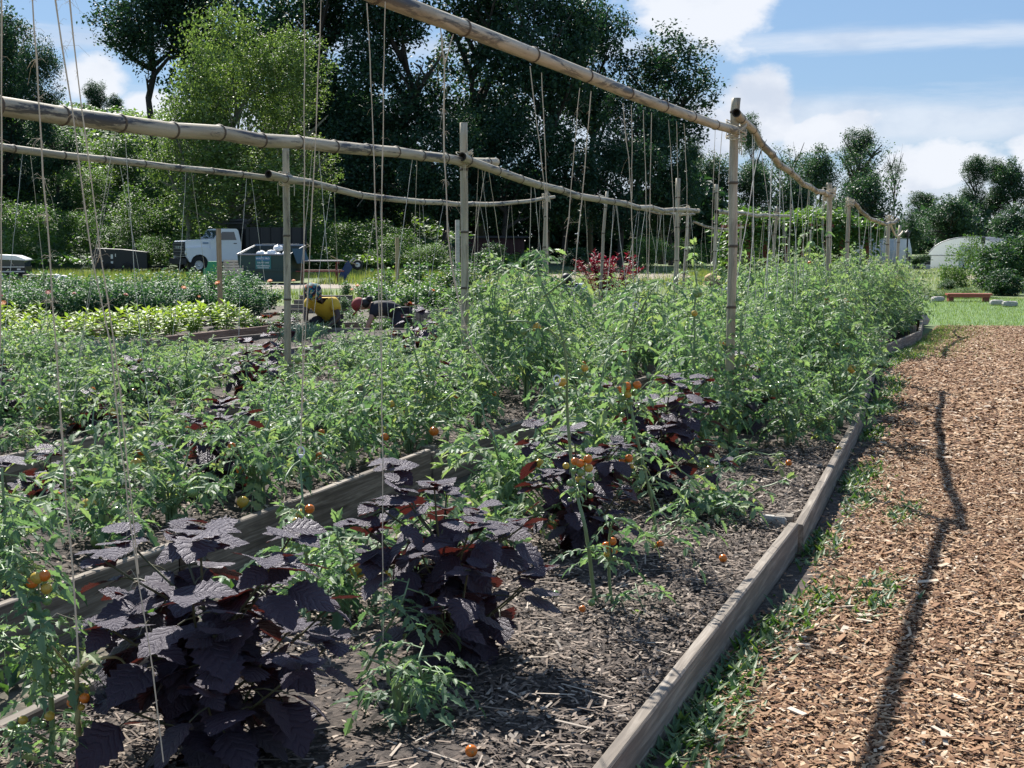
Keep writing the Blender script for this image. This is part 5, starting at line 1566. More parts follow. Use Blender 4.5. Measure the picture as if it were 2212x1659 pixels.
def m_wrap():
    m, g, b, o = new_mat('patterned_wrap')
    t = g.n('ShaderNodeTexCoord'); v = g.n('ShaderNodeTexVoronoi'); v.inputs['Scale'].default_value = 25
    nv = g.n('ShaderNodeVectorMath', operation='ADD'); g.nt.links.new(t.outputs['Object'], nv.inputs[0])
    nz = g.n('ShaderNodeTexNoise'); nz.inputs['Scale'].default_value = 20; g.nt.links.new(t.outputs['Object'], nz.inputs['Vector'])
    sc_ = g.n('ShaderNodeVectorMath', operation='SCALE'); sc_.inputs['Scale'].default_value = .06; g.nt.links.new(nz.outputs['Color'], sc_.inputs[0]); g.nt.links.new(sc_.outputs[0], nv.inputs[1])
    g.nt.links.new(nv.outputs[0], v.inputs['Vector'])
    sp = g.n('ShaderNodeSeparateColor'); g.nt.links.new(v.outputs['Color'], sp.inputs[0])
    c = g.ramp(sp.outputs[0], [(0, (.01, .012, .04)), (.25, (.01, .11, .13)), (.45, (.38, .08, .02)), (.56, (.45, .34, .05)), (.68, (.015, .02, .05)), (.84, (.02, .16, .17)), (.94, (.45, .40, .28))], 'CONSTANT')
    g.put(b.inputs['Base Color'], c); b.inputs['Roughness'].default_value = .8
    return m
mb = MB()
Mh = Matrix.Translation((-.085, -.245, .785)) @ Matrix.Rotation(.45, 4, 'X') @ Matrix.Rotation(.12, 4, 'Y')
lathe(mb, [(.118, -.055), (.128, -.02), (.136, .03), (.132, .075), (.110, .115), (.07, .140), (.02, .150), (.001, .151)], 18, Mh)
for k in range(5):
    tube(mb, [Mh @ Vector((.128 * math.cos(t), .128 * math.sin(t), -.045 + .025 * k + .018 * math.sin(t * 2 + k))) for t in np.linspace(0, 2 * PI, 20)], .013, 6)
mb.build('head_wrap', m_wrap(), per, True)
# second gardener, bent double, maroon cap
org2 = (-2.14, 20.9, 0)
JM = dict(pelvis=(.40, .22, .42), belly=(.26, .14, .50), chest=(.06, .02, .55), neck=(-.08, -.04, .57), head=(-.19, -.06, .56), crown=(-.27, -.05, .60),
          shl=(.02, -.16, .52), ell=(-.06, -.24, .30), wrl=(-.14, -.28, .12), shr=(.04, .20, .54), elr=(-.06, .2, .34), wrr=(-.16, .12, .14),
          hil=(.40, .10, .40), knl=(.26, -.10, .08), anl=(.56, .02, .07), tol=(.64, .04, .03), hir=(.42, .32, .40), knr=(.28, .34, .08), anr=(.58, .36, .07), tor=(.66, .38, .03))
per2 = person(org2, 0, JM, (MAT['skin_tan'], MAT['cloth_black'], MAT['cloth_black']), 'crouching person in black clothes and a maroon cap, head down over the bed')
mbq = face(per2, (-.20, -.06, .55), (-.35, -.15, -.9), (-.9, 0, .35)); mbq.build('face_features', MAT['skin_tan'], per2, True)
mb = MB(); Mh = Matrix.Translation((-.235, -.06, .575)) @ Matrix.Rotation(-.85, 4, 'Y')
lathe(mb, [(.110, -.03), (.114, .01), (.108, .05), (.085, .085), (.045, .108), (.001, .114)], 16, Mh)
prism(mb, [(-.10, -.012), (.0, -.002), (.10, -.012), (.10, -.024), (0, -.014), (-.10, -.024)], .12, Mh @ Matrix.Translation((-.12, 0, -.02)) @ Matrix.Rotation(PI / 2, 4, 'Z'))
mb.build('cap', MAT['cap_maroon'], per2, True)
mb = MB(); ball(mb, (-.07, -.07, .665), .055, 10, 7); ball(mb, (-.14, -.06, .60), .085, 10, 7); mb.build('hair', MAT['hair_black'], per2, True)
# two further gardeners mostly hidden by the plants
p = A(1240, 632, 27.0)
per3 = person((p.x, p.y, 0), -.4, JY, (MAT['skin_brown'], MAT['cloth_white'], MAT['cloth_black']), 'crouching person in a white top half hidden by plants before the crimson amaranth')
mb = MB(); ball(mb, (-.075, -.235, .80), .115, 12, 8); mb.build('hair', MAT['hair_black'], per3, True)
mbq = face(per3, (-.05, -.25, .745), (.22, -.8, -.75), (.1, -.7, .75)); mbq.build('face_features', MAT['skin_brown'], per3, True)
p = A(1566, 625, 26.0)
per4 = person((p.x - .0, p.y, 0), -1.2, JY, (MAT['skin_mid'], MAT['cloth_white'], MAT['cloth_black']), 'bent person in white with a straw hat, mostly hidden right of the leaning posts')
mbq = face(per4, (-.05, -.25, .745), (.22, -.8, -.75), (.1, -.7, .75)); mbq.build('face_features', MAT['skin_mid'], per4, True)
mb = MB(); lathe(mb, [(.20, -.02), (.13, 0), (.115, .06), (.09, .11), (.001, .12)], 16, Matrix.Translation((-.085, -.26, .80)) @ Matrix.Rotation(.5, 4, 'X')); mb.build('hat', MAT['straw_hat'], per4, True)

# ------------------------------------------------------------------ vehicles and yard things
def text(parent, s, size, mat, M, ext=.004, name='lettering'):
    cu = bpy.data.curves.new(name, 'FONT'); cu.body = s; cu.size = size; cu.extrude = ext; cu.align_x = 'CENTER'; cu.align_y = 'CENTER'
    cu.materials.append(mat)
    tmp = bpy.data.objects.new(name, cu)
    me = bpy.data.meshes.new_from_object(tmp)
    bpy.data.objects.remove(tmp); me.materials.clear(); me.materials.append(mat)
    o = link(name, me, parent); o.matrix_local = M
    return o
# old white dump truck: local x points backwards, front at x=0, near side at y=0, width to +y
pt = A(402, 575, 59)
truck = empty('dump_truck', (pt.x, pt.y, 0), math.radians(31)); tag(truck, 'old white dump truck with black grille parked below the vine covered hill', 'truck')
W = 2.0
H0 = .35
mb = MB()                                     # hood and cab from side profiles
prism(mb, [(.04, .80), (.04, 1.46), (.10, 1.50), (1.18, 1.56), (1.18, .80)], W * .80, Matrix.Translation((0, W / 2, 0)))
mb.build('hood', MAT['white_paint'], truck)
mb = MB()
prism(mb, [(1.16, .58), (1.16, 1.52), (1.30, 1.56), (1.62, 1.99), (1.70, 2.03), (2.36, 2.03), (2.44, 1.95), (2.56, 1.40), (2.56, .58)], W * .92, Matrix.Translation((0, W / 2, 0)))
cab = mb.build('cab', MAT['white_paint'], truck)
mb = MB()
for yy_ in (.02, W - .14 - .02):
    out = [(.06, .78), (.06, 1.18), (.95, 1.22), (1.16, 1.14), (1.16, .62)] + [(.62 + .40 * math.cos(t), .50 + .40 * math.sin(t)) for t in np.linspace(.15, PI - .15, 9)] + [(.16, .58)]
    prism(mb, out, .16, Matrix.Translation((0, yy_ + .08, 0)))
mb.build('fender', MAT['white_paint'], truck)
mb = MB(); box(mb, (.02, W / 2, 1.14), (.06, W * .80, .62)); gr = mb.build('grille', MAT['black_metal'], truck)
for k in range(5):
    mb = MB(); box(mb, (-.012, W / 2, .90 + .12 * k), (.03, W * .76, .018)); mb.build('grille_bar', MAT['grey_metal'], gr)
text(gr, 'F   O   R   D', .16, MAT['letter_white'], Matrix.Translation((-.034, W / 2, 1.20)) @ Matrix(((0, 0, -1), (-1, 0, 0), (0, 1, 0))).to_4x4())
mb = MB(); box(mb, (-.06, W / 2, .60), (.16, W, .26)); mb.build('bumper', MAT['dark_plastic'], truck)
for yy_ in (.16, W - .16):
    mb = MB(); lathe(mb, [(.09, 0), (.095, .02), (.07, .03), (.001, .035)], 12, Matrix.Translation((.05, yy_, .98)) @ Matrix.Rotation(-PI / 2, 4, 'Y')); mb.build('headlight', MAT['bag_white'], truck)
def glassm():
    m, g, b, o = new_mat('window_glass'); b.inputs['Base Color'].default_value = (.03, .045, .055, 1); b.inputs['Roughness'].default_value = .05; b.inputs['Specular IOR Level'].default_value = .8
    return m
MAT['glass'] = glassm()
mb = MB(); v = np.array([(1.30, .14, 1.60), (1.30, W - .14, 1.60), (1.60, W - .2, 1.955), (1.60, .2, 1.955)]); mb.add(np.concatenate([v + [-.014, 0, .010], v]), [[0, 3, 2, 1], [4, 5, 6, 7], [0, 1, 5, 4], [1, 2, 6, 5], [2, 3, 7, 6], [3, 0, 4, 7]]); mb.build('windshield', MAT['glass'], truck)
y_s = W * .04
dr = MB(); prism(dr, [(1.36, .66), (1.36, 1.50), (1.66, 1.94), (2.28, 1.94), (2.40, 1.44), (2.40, .66)], .012, Matrix.Translation((0, y_s - .004, 0))); door = dr.build('door', MAT['white_paint'], truck)
mb = MB(); prism(mb, [(1.44, 1.53), (1.70, 1.89), (2.24, 1.89), (2.34, 1.53)], .012, Matrix.Translation((0, y_s - .014, 0))); mb.build('side_window', MAT['glass'], door)
mb = MB(); box(mb, (2.28, y_s - .02, 1.38), (.14, .02, .035)); mb.build('handle', MAT['dark_plastic'], door)
mb = MB(); box(mb, (1.50, y_s - .2, 1.66), (.05, .18, .34)); tube(mb, [(1.52, y_s, 1.5), (1.5, y_s - .12, 1.5)], .012, 5); mb.build('mirror', MAT['black_metal'], truck)
mb = MB(); box(mb, (.95, y_s + .072, 1.40), (.26, .01, .05)); mb.build('badge', MAT['sign_blue'], truck)
for x_ in (.62, 3.9):
    for yy_ in (.20, W - .20):
        wh = MB(); lathe(wh, [(.20, -.12), (.40, -.12), (.44, -.08), (.44, .08), (.40, .12), (.20, .12)], 22, Matrix.Translation((x_, yy_, .44)) @ Matrix.Rotation(PI / 2, 4, 'X')); w_ = wh.build('wheel', MAT['rubber'], truck, True)
        rm = MB(); lathe(rm, [(.001, .06), (.07, .08), (.10, .03), (.20, .05), (.21, -.02)], 16, Matrix.Translation((x_, yy_ - .02, .44)) @ Matrix.Rotation(PI / 2, 4, 'X')); rm.build('rim', MAT['dull_white'], w_)
mb = MB(); box(mb, (3.0, W / 2, .62), (5.4, .8, .2)); mb.build('chassis', MAT['black_metal'], truck)
mb = MB()
box(mb, (4.2, W / 2, 1.45), (2.9, W * 1.06, 1.3)); box(mb, (2.72, W / 2, 2.16), (.12, W * 1.06, .3)); box(mb, (2.6, W / 2, 2.28), (.55, W * 1.06, .06))
for k in range(6):
    box(mb, (2.95 + .5 * k, -.075, 1.45), (.07, .06, 1.3))
mb.build('dump_body', MAT['black_metal'], truck)
mb = MB(); tube(mb, [(2.75, .0, 2.40), (2.75, W, 2.40)], .09, 10); mb.build('tarp_roll', MAT['dark_plastic'], truck)

# dumpster
pd = A(567, 612, 47.6)
d0 = A(516, 612, 47.4)
bin_ = empty('dumpster', (d0.x, d0.y, 0), math.radians(-9)); tag(bin_, 'dark green dumpster filled with white bags beside the dump truck', 'dumpster')
L_, D_, Hf, Hb = 1.86, 1.75, 1.04, 1.34
def shell(x0, x1, y0, y1, hf, hb, z0):
    return [(x0 + .06, y0, z0), (x1 - .06, y0, z0), (x1 - .06, y1, z0), (x0 + .06, y1, z0), (x0 - .03, y0 - .02, hf), (x1 + .03, y0 - .02, hf), (x1 + .03, y1, hb), (x0 - .03, y1, hb)]
mb = MB(); o8 = shell(0, L_, 0, D_, Hf, Hb, .08); i8 = shell(.05, L_ - .05, .05, D_ - .05, Hf, Hb, .3)
mb.add(o8 + i8, [[0, 1, 5, 4], [1, 2, 6, 5], [2, 3, 7, 6], [3, 0, 4, 7], [3, 2, 1, 0], [4, 5, 13, 12], [5, 6, 14, 13], [6, 7, 15, 14], [7, 4, 12, 15]], 0)
mb.add(i8, [[4, 5, 1, 0], [5, 6, 2, 1], [6, 7, 3, 2], [7, 4, 0, 3], [0, 1, 2, 3]], 1)
mb.build('container', [MAT['bin_green'], MAT['bin_inside']], bin_)
mb = MB(); tube(mb, [o8[4], o8[5], o8[6], o8[7], o8[4]], .028, 6); mb.build('rim', MAT['grey_metal'], bin_)
mb = MB(); box(mb, (L_ / 2, -.03, .50), (L_ * .86, .05, .07)); box(mb, (.10, -.03, .42), (.1, .06, .5)); box(mb, (L_ - .1, -.03, .42), (.1, .06, .5)); mb.build('rib', MAT['bin_green'], bin_)
mb = MB(); box(mb, (L_ + .14, D_ / 2, .98), (.03, D_ * .8, .55), rotm(0, -.35, 0)); mb.build('lid', MAT['tarp_blue'], bin_)
mb = MB(); tube(mb, [(0, D_ + .03, Hb + .03), (L_, D_ + .03, Hb + .03)], .025, 6); box(mb, (.5, D_ + .02, Hb + .05), (.5, .1, .03)); box(mb, (1.4, D_ + .02, Hb + .05), (.5, .1, .03)); mb.build('lid_hinge', MAT['grey_metal'], bin_)
mb = MB(); box(mb, (.92, -.024, .76), (.56, .016, .46)); sg = mb.build('sign', MAT['sign_teal'], bin_)
mb = MB(); box(mb, (.91, -.036, .90), (.50, .01, .15)); mb.build('logo_panel', MAT['sign_blue'], sg)
Mt = lambda x, z: Matrix.Translation((x, -.044, z)) @ Matrix.Rotation(PI / 2, 4, 'X')
text(sg, 'WASTE PRO', .092, MAT['letter_white'], Mt(.91, .90)); text(sg, '770-777-1447', .078, MAT['letter_white'], Mt(.92, .75)); text(sg, 'NO PARKING', .078, MAT['letter_white'], Mt(.92, .645))
mb = MB(); box(mb, (.92, -.036, .575), (.42, .008, .015)); mb.build('underline', MAT['letter_white'], sg)
for k, (x, y, z, r_) in enumerate([(.66, .55, 1.03, .16), (1.0, .6, 1.06, .15), (1.18, .8, 1.24, .15), (1.52, .6, 1.03, .12), (.86, .5, .99, .13), (1.3, .45, .99, .13)]):
    mb = MB(); ball(mb, (0, 0, 0), r_, 9, 6, sq=(1.2, 1, .85)); me = mb.mesh('rubbish_bag', MAT['bag_white'], True)
    co = np.empty(len(me.vertices) * 3); me.vertices.foreach_get('co', co); co += rng.normal(0, .016, len(co)); me.vertices.foreach_set('co', co)
    b_ = link('rubbish_bag', me, None, bin_.matrix_basis @ Vector((x, y, z)))
    tag(b_, ['white rubbish bag leftmost in the green dumpster', 'white rubbish bag at the middle of the green dumpster', 'tallest white rubbish bag sticking up in the green dumpster', 'small white rubbish bag rightmost in the green dumpster', 'white rubbish bag low, second from left in the dumpster', 'white rubbish bag low, second from right in the dumpster'][k], 'rubbish bag', 'bags in the dumpster')
# pallets leaning by the dumpster
pp = A(479, 600, 47.2)
pal = empty('pallet', (pp.x, pp.y, 0), math.radians(-4)); tag(pal, 'pale wooden pallet standing on edge left of the green dumpster', 'pallet')
for k in range(9):
    mb = MB(); bevbox(mb, (.36, .10 * k * .35, .07 + .092 * k), (.74 + .02 * math.sin(k * 3), .02, .076), .003); mb.build('slat', MAT['pallet_wood'], pal)
for x in (.05, .36, .67):
    mb = MB(); box(mb, (x, .20, .42), (.04, .09, .84), rotm(-.36, 0, 0)); mb.build('stringer', MAT['pallet_wood'], pal)
# green plastic piece
pg_ = A(440, 612, 47.0)
gp = empty('green_plastic_bin', (pg_.x, pg_.y, 0), .1); tag(gp, 'bright green plastic bin with a stepped side on a flat green base', 'plastic bin')
mb = MB(); out = [(0, 0), (.50, 0), (.50, .80), (.16, .80), (.15, .70), (.12, .60), (.07, .56), (0, .55)]; prism(mb, out, .45, Matrix.Translation((0, .22, 0))); mb.build('shell', MAT['toy_green'], gp)
mb = MB(); bevbox(mb, (-.28, .1, .03), (.62, .5, .05), .01); mb.build('base', MAT['toy_green'], gp)
mb = MB(); box(mb, (.18, -.012, .12), (.10, .012, .13)); mb.build('label_plate', MAT['dull_white'], gp)
# picnic table
pk = A(690, 609, 48.5)
tab = empty('picnic_table', (pk.x, pk.y, 0), math.radians(10)); tag(tab, 'picnic table with a grey plank top and dark red trestle legs', 'picnic table')
for k in range(5):
    mb = MB(); bevbox(mb, (0, -.34 + .17 * k, .80), (1.75, .15, .04), .006); mb.build('plank', MAT['grey_table'], tab)
for y in (-.72, .72):
    mb = MB(); bevbox(mb, (0, y, .44), (1.7, .24, .04), .006); mb.build('bench_seat', MAT['red_paint'], tab)
for x in (-.62, .62):
    for s in (-1, 1):
        mb = MB(); box(mb, (x, s * .32, .39), (.05, .10, .86), rotm(s * .42, 0, 0)); mb.build('leg', MAT['red_paint'], tab)
    mb = MB(); box(mb, (x + .055, 0, .42), (.05, 1.6, .09)); box(mb, (x + .055, 0, .74), (.05, .75, .08)); mb.build('cross_brace', MAT['red_paint'], tab)
# wheelbarrow tipped up
pw_ = A(748, 604, 50)
wb = empty('wheelbarrow', (pw_.x, pw_.y, 0), .2); tag(wb, 'blue wheelbarrow tipped on its nose beside the picnic table', 'wheelbarrow')
mb = MB(); Mw = Matrix.Translation((0, 0, .36)) @ Matrix.Rotation(-1.0, 4, 'Y')
o8 = [(-.30, -.24, -.1), (.26, -.22, -.1), (.26, .22, -.1), (-.30, .24, -.1), (-.42, -.32, .12), (.40, -.30, .18), (.40, .30, .18), (-.42, .32, .12)]
mb.add([Mw @ Vector(q) for q in o8], [[0, 1, 5, 4], [1, 2, 6, 5], [2, 3, 7, 6], [3, 0, 4, 7], [3, 2, 1, 0]]); mb.build('tray', MAT['barrow_blue'], wb)
mb = MB(); lathe(mb, [(.10, -.04), (.17, -.045), (.20, 0), (.17, .045), (.10, .04)], 18, Matrix.Translation((.42, -.05, .62)) @ Matrix.Rotation(PI / 2 - .3, 4, 'X')); wl = mb.build('wheel', MAT['rubber'], wb, True)
mb = MB(); lathe(mb, [(.10, -.02), (.02, -.05), (.02, .05), (.10, .02)], 14, Matrix.Translation((.42, -.05, .62)) @ Matrix.Rotation(PI / 2 - .3, 4, 'X')); mb.build('rim', MAT['dull_white'], wl)
for s in (-.2, .2):
    mb = MB(); tube(mb, [(.42, s * .4, .62), (.15, s, .72), (-.2, s, .78), (-.55, s * 1.5, .95)], .018, 6); mb.build('handle', MAT['lumber'], wb)
    mb = MB(); tube(mb, [(.12, s, .70), (.30, s, .88), (.38, s, .80)], .012, 5); mb.build('leg', MAT['grey_metal'], wb)
# posts
def lpost(u, v, Y, w, label, mat='lumber'):
    t = A(u, v, Y); o = empty('lumber_post', (t.x, t.y, 0)); tag(o, label, 'post')
    mb = MB(); bevbox(mb, (0, 0, 0), (t.z, w, w), .006, rotm(0, -PI / 2, .2)); mb.build('timber', MAT[mat], o, False, (0, 0, t.z / 2))
lpost(472, 494, 22.8, .085, 'pale square lumber post standing in the marigolds before the white truck')
lpost(858, 513, 38, .10, 'pale square lumber post on the grass left of the middle bamboo post')
lpost(988, 475, 45, .13, 'dark grey post in the shade behind the middle bamboo post', 'grey_table')
# black trailer
pb = A(200, 577, 61)
tr_ = empty('trailer', (pb.x, pb.y, 0), math.radians(8)); tag(tr_, 'low black utility trailer parked in the long grass at the left', 'trailer')
mb = MB(); prism(mb, [(0, .22), (0, 1.10), (.12, 1.16), (1.3, 1.10), (2.4, .98), (2.4, .22)], 1.3, Matrix.Translation((0, .65, 0))); mb.build('body', MAT['black_metal'], tr_)
for x in (.7, 1.5):
    mb = MB(); lathe(mb, [(.12, -.08), (.24, -.08), (.26, 0), (.24, .08), (.12, .08)], 16, Matrix.Translation((x, -.02, .26)) @ Matrix.Rotation(PI / 2, 4, 'X')); mb.build('wheel', MAT['rubber'], tr_)
for x, z, w, h in ((.86, .78, .1, .2), (.86, .52, .1, .1), (1.02, .84, .04, .14), (.42, .58, .08, .06)):
    mb = MB(); box(mb, (x, -.008, z), (w, .014, h)); mb.build('plate', MAT['dull_white'], tr_)
mb = MB(); tube(mb, [(2.4, .65, .3), (3.3, .65, .32)], .04, 6); mb.build('tow_bar', MAT['black_metal'], tr_)
# white and black work vehicle at the left edge
pv = A(-25, 612, 48)
ve = empty('utility_vehicle', (pv.x, pv.y, 0), .15); tag(ve, 'small white and black utility vehicle cut off by the left edge', 'utility vehicle')
mb = MB(); prism(mb, [(0, .92), (.35, 1.02), (.95, .99), (1.28, .86), (1.30, .82), (0, .86)], 1.2, Matrix.Translation((0, .6, 0))); mb.build('roof', MAT['white_paint'], ve)
mb = MB(); prism(mb, [(.04, .60), (.04, .86), (1.24, .82), (1.26, .60)], 1.1, Matrix.Translation((0, .6, 0))); mb.build('window', MAT['glass'], ve)
mb = MB(); prism(mb, [(-.4, .16), (-.4, .60), (1.28, .60), (1.28, .14)], 1.14, Matrix.Translation((0, .6, 0))); mb.build('body', MAT['black_metal'], ve)
mb = MB(); box(mb, (.5, .0, .585), (1.5, .05, .03)); box(mb, (.5, .0, .42), (1.5, .05, .04)); box(mb, (1.06, .0, .5), (.12, .04, .06)); mb.build('trim_bar', MAT['dull_white'], ve)
mb = MB(); prism(mb, [(-.4, .40), (.1, .42), (.4, .38), (.62, .12), (.5, .12), (.36, .26), (.1, .33), (-.4, .28)], .08, Matrix.Translation((0, -.03, 0))); mb.build('fender', MAT['white_paint'], ve)
for x in (-.05, 1.0):
    mb = MB(); lathe(mb, [(.10, -.1), (.21, -.1), (.23, 0), (.21, .1), (.10, .1)], 16, Matrix.Translation((x, .12, .22)) @ Matrix.Rotation(PI / 2, 4, 'X')); mb.build('wheel', MAT['rubber'], ve)
# heap of boards and bags
ph = A(60, 612, 47.5)
hp = empty('lumber_heap', (ph.x, ph.y, 0), .05); tag(hp, 'low heap of pale boards and wrapped panels in the grass at the left', 'heap of boards')
for k, (x, z, w, m_) in enumerate([(.3, .06, 1.3, 'barrow_blue'), (.5, .12, 1.5, 'dull_white'), (.45, .18, 1.2, 'red_paint'), (.3, .25, 1.0, 'red_paint'), (.4, .31, 1.15, 'pallet_wood')]):
    mb = MB(); box(mb, (x, .3 + .06 * math.sin(k * 5), z), (w, .6, .04), rotm(rng.normal(0, .03), rng.normal(0, .02), rng.normal(0, .06))); mb.build('panel', MAT[m_], hp)
for k, (x, z, s) in enumerate([(1.05, .20, .2), (1.3, .14, .2), (1.5, .09, .17), (.95, .28, .14), (1.2, .24, .14)]):
    mb = MB(); ball(mb, (x, .2, z), s, 8, 5, sq=(1.2, 1, .5)); mb.build('wrapped_bundle', MAT['dull_white'], hp)

# ------------------------------------------------------------------ right side: bench, arbour, greenhouses, table, lantern
pb = G(2092, 652)
be = empty('red_bench', (pb.x, pb.y, 0), math.radians(-7)); tag(be, 'low red plank bench on the lawn edge at the right', 'bench')
for k in range(2):
    mb = MB(); bevbox(mb, (0, -.09 + .18 * k, .19), (1.10, .16, .045), .005); mb.build('plank', MAT['red_bench'], be)
for x in (-.45, .42):
    mb = MB(); box(mb, (x, 0, .083), (.12, .28, .165)); mb.build('leg', MAT['red_paint'], be)
mb = MB(); box(mb, (0, -.15, .15), (1.0, .03, .06)); mb.build('rail', MAT['red_bench'], be)

ar = G(1740, 640); ax, ay = ar.x, ar.y
arb = empty('vine_arbour', (ax, ay, 0), .12); tag(arb, 'red posted garden arbour buried under leafy vines, dark inside', 'arbour')
for x in (-1.7, -.6, .55, 1.7):
    for y in (-.1, 1.9):
        mb = MB(); box(mb, (x, y, .9), (.10, .10, 1.8)); mb.build('post', MAT['red_paint'], arb)
for y in (-.1, 1.9):
    mb = MB(); box(mb, (0, y, 1.85), (3.9, .07, .12)); mb.build('beam', MAT['red_paint'], arb)
for k in range(7):
    mb = MB(); box(mb, (-1.8 + .6 * k, .9, 1.95), (.05, 2.6, .08)); mb.build('rafter', MAT['red_paint'], arb)
mb = MB(); lv = Leaves(); r = np.random.default_rng(77)
for i in range(9000):
    t = r.random()
    if t < .62:
        p = np.array([r.uniform(-2.05, 2.05), r.uniform(-.5, 2.3), 1.95 + .30 * r.random() * (1 + .5 * math.sin(i))]); p[2] += .12 * math.sin(p[0] * 2.7) - .10 * max(0, p[0] - 1)
    elif t < .82:
        p = np.array([r.uniform(-2.05, 2.05), -.35 + r.normal(0, .12), 1.95 - abs(r.normal(0, .28))])
    else:
        s = -1 if r.random() < .6 else 1
        p = np.array([s * (1.85 + r.normal(0, .18)), r.uniform(-.4, 2.2), r.uniform(.1, 1.9)])
    a = r.uniform(0, 6.28)
    lv.put(p, np.array([math.cos(a), math.sin(a), r.uniform(-.8, .3)]), r.uniform(.09, .19), np.clip(r.normal(.6, .2), 0, 1), r.normal(0, .5), UP + r.normal(0, .3, 3))
for i in range(2600):                          # back wall of vines
    p = np.array([r.uniform(-1.9, 1.9), 2.1 + r.normal(0, .1), r.uniform(.1, 1.9)]); a = r.uniform(0, 6.28)
    lv.put(p, np.array([math.cos(a), math.sin(a), -.4]), r.uniform(.12, .2), r.uniform(.1, .7), r.normal(0, .5))
lv.into(mb, RHOMB); mb.build('vine_foliage', MAT['bright_leaf'] if False else MAT['kudzu'], arb)

def hoop_house(u0, u1, vt, vb, Y, depth, rz, label):
    a, b = A(u0, vb, Y), A(u1, vb, Y); t = A((u0 + u1) / 2, vt, Y)
    w = b.x - a.x; h = t.z
    o = empty('greenhouse', ((a.x + b.x) / 2, Y, 0), rz); tag(o, label, 'greenhouse', 'white plastic greenhouses')
    n = 14; prof = []
    for i in range(n + 1):
        q = PI * i / n
        prof.append((-w / 2 * math.cos(q), h * math.sin(q) ** .75))
    mb = MB(); m = 7
    V = [(x, depth * j / (m - 1), z) for j in range(m) for x, z in prof]
    qs = [[j * (n + 1) + i, (j + 1) * (n + 1) + i, (j + 1) * (n + 1) + i + 1, j * (n + 1) + i + 1] for j in range(m - 1) for i in range(n)]
    mb.add(V, qs); mb.build('cover', MAT['film_white'], o, True)
    mb = MB(); mb.add([(x, .01, z) for x, z in prof], [list(range(n, -1, -1))]); mb.build('end_wall', MAT['film_white'], o)
    for j in range(m):
        mb = MB(); tube(mb, [(x * 1.005, depth * j / (m - 1) + (-.03 if j == 0 else 0), z * 1.005 + .01) for x, z in prof], .03, 5); mb.build('hoop', MAT['grey_metal'], o)
    mb = MB(); box(mb, (0, -.03, h * .36), (w * .2, .05, h * .72)); mb.build('door', MAT['dull_white'], o)
    mb = MB(); tube(mb, [(-w * .46, -.05, h * .42), (w * .46, -.05, h * .42)], .025, 5); mb.build('rail', MAT['grey_metal'], o)
    return o
hoop_house(2002, 2175, 513, 581, 72, 12, math.radians(-24), 'white plastic hoop greenhouse behind the shrubs at the right')
a, b = A(1846, 546, 88), A(1969, 546, 88)
lt = empty('long_tunnel', (a.x, a.y, 0), math.radians(-2)); tag(lt, 'long low white tunnel seen behind the far bamboo posts', 'tunnel')
wl_ = b.x - a.x; ht = A(1900, 517, 88).z
prof = [(0, 0), (.05, ht * .55), (.7, ht), (1.5, ht * .55), (1.6, 0)]
for k in range(4):
    mb = MB(); x0, x1 = wl_ * k / 4 + .015, wl_ * (k + 1) / 4 - .015
    V = [(x, y, z) for x in (x0, x1) for y, z in prof]; n = len(prof)
    mb.add(V, [[i, n + i, n + i + 1, i + 1] for i in range(n - 1)] + [[0, 1, 2, 3, 4], [9, 8, 7, 6, 5]]); mb.build('panel', MAT['film_white'], lt)
mb = MB(); box(mb, (wl_ / 2, .7, ht + .02), (wl_, .06, .05)); mb.build('ridge', MAT['dull_white'], lt)
p = G(2023, 581)
pt2 = empty('picnic_table', (p.x, 66, 0), 1.45); tag(pt2, 'tiny dark picnic table seen end on before the white greenhouse', 'picnic table')
for k in range(4):
    mb = MB(); box(mb, (0, -.25 + .16 * k, .52), (1.4, .14, .04)); mb.build('plank', MAT['black_metal'], pt2)
for s in (-1, 1):
    mb = MB(); box(mb, (.5, s * .14, .26), (.06, .06, .56), rotm(s * .5, 0, 0)); box(mb, (-.5, s * .14, .26), (.06, .06, .56), rotm(s * .5, 0, 0)); mb.build('leg', MAT['black_metal'], pt2)
p = A(1961, 499, 84)
la = empty('lantern_post', (p.x, 84, 0)); tag(la, 'thin black lantern post in front of the far right trees', 'lamp post')
mb = MB(); tube(mb, [(0, 0, 0), (0, 0, p.z - .3)], .05, 8); mb.build('pole', MAT['black_metal'], la)
mb = MB(); lathe(mb, [(.04, 0), (.12, .03), (.16, .26), (.20, .28), (.05, .42), (.001, .45)], 8, Matrix.Translation((0, 0, p.z - .35))); mb.build('lantern', MAT['black_metal'], la)
p = A(2124, 512, 60)
pi_ = empty('vent_pipe', (p.x, 60, 0)); tag(pi_, 'dark capped standing pipe before the white greenhouse', 'pipe')
mb = MB(); tube(mb, [(0, 0, 0), (0, 0, p.z - .3)], .06, 8); mb.build('pipe', MAT['grey_table'], pi_); mb = MB(); tube(mb, [(0, 0, p.z - .3), (0, 0, p.z)], .10, 8); mb.build('cap', MAT['black_metal'], pi_)
p = A(1990, 572, 70)
cr = empty('stacked_crates', (p.x, 70, 0), .1); tag(cr, 'dark stack of crates left of the white greenhouse', 'crates')
for k in range(3):
    for j in range(4):
        mb = MB(); box(mb, (-.6 + .3 * j, 0, .12 + .22 * k), (.27, .3, .2)); box(mb, (-.6 + .3 * j, -.155, .12 + .22 * k), (.2, .012, .05), tone=.2); mb.build('crate', MAT['dark_plastic'] if (j + k) % 3 else MAT['grey_table'], cr)
MAT['shed_red'] = plain('shed_red', (.045, .016, .014), .8, .3)
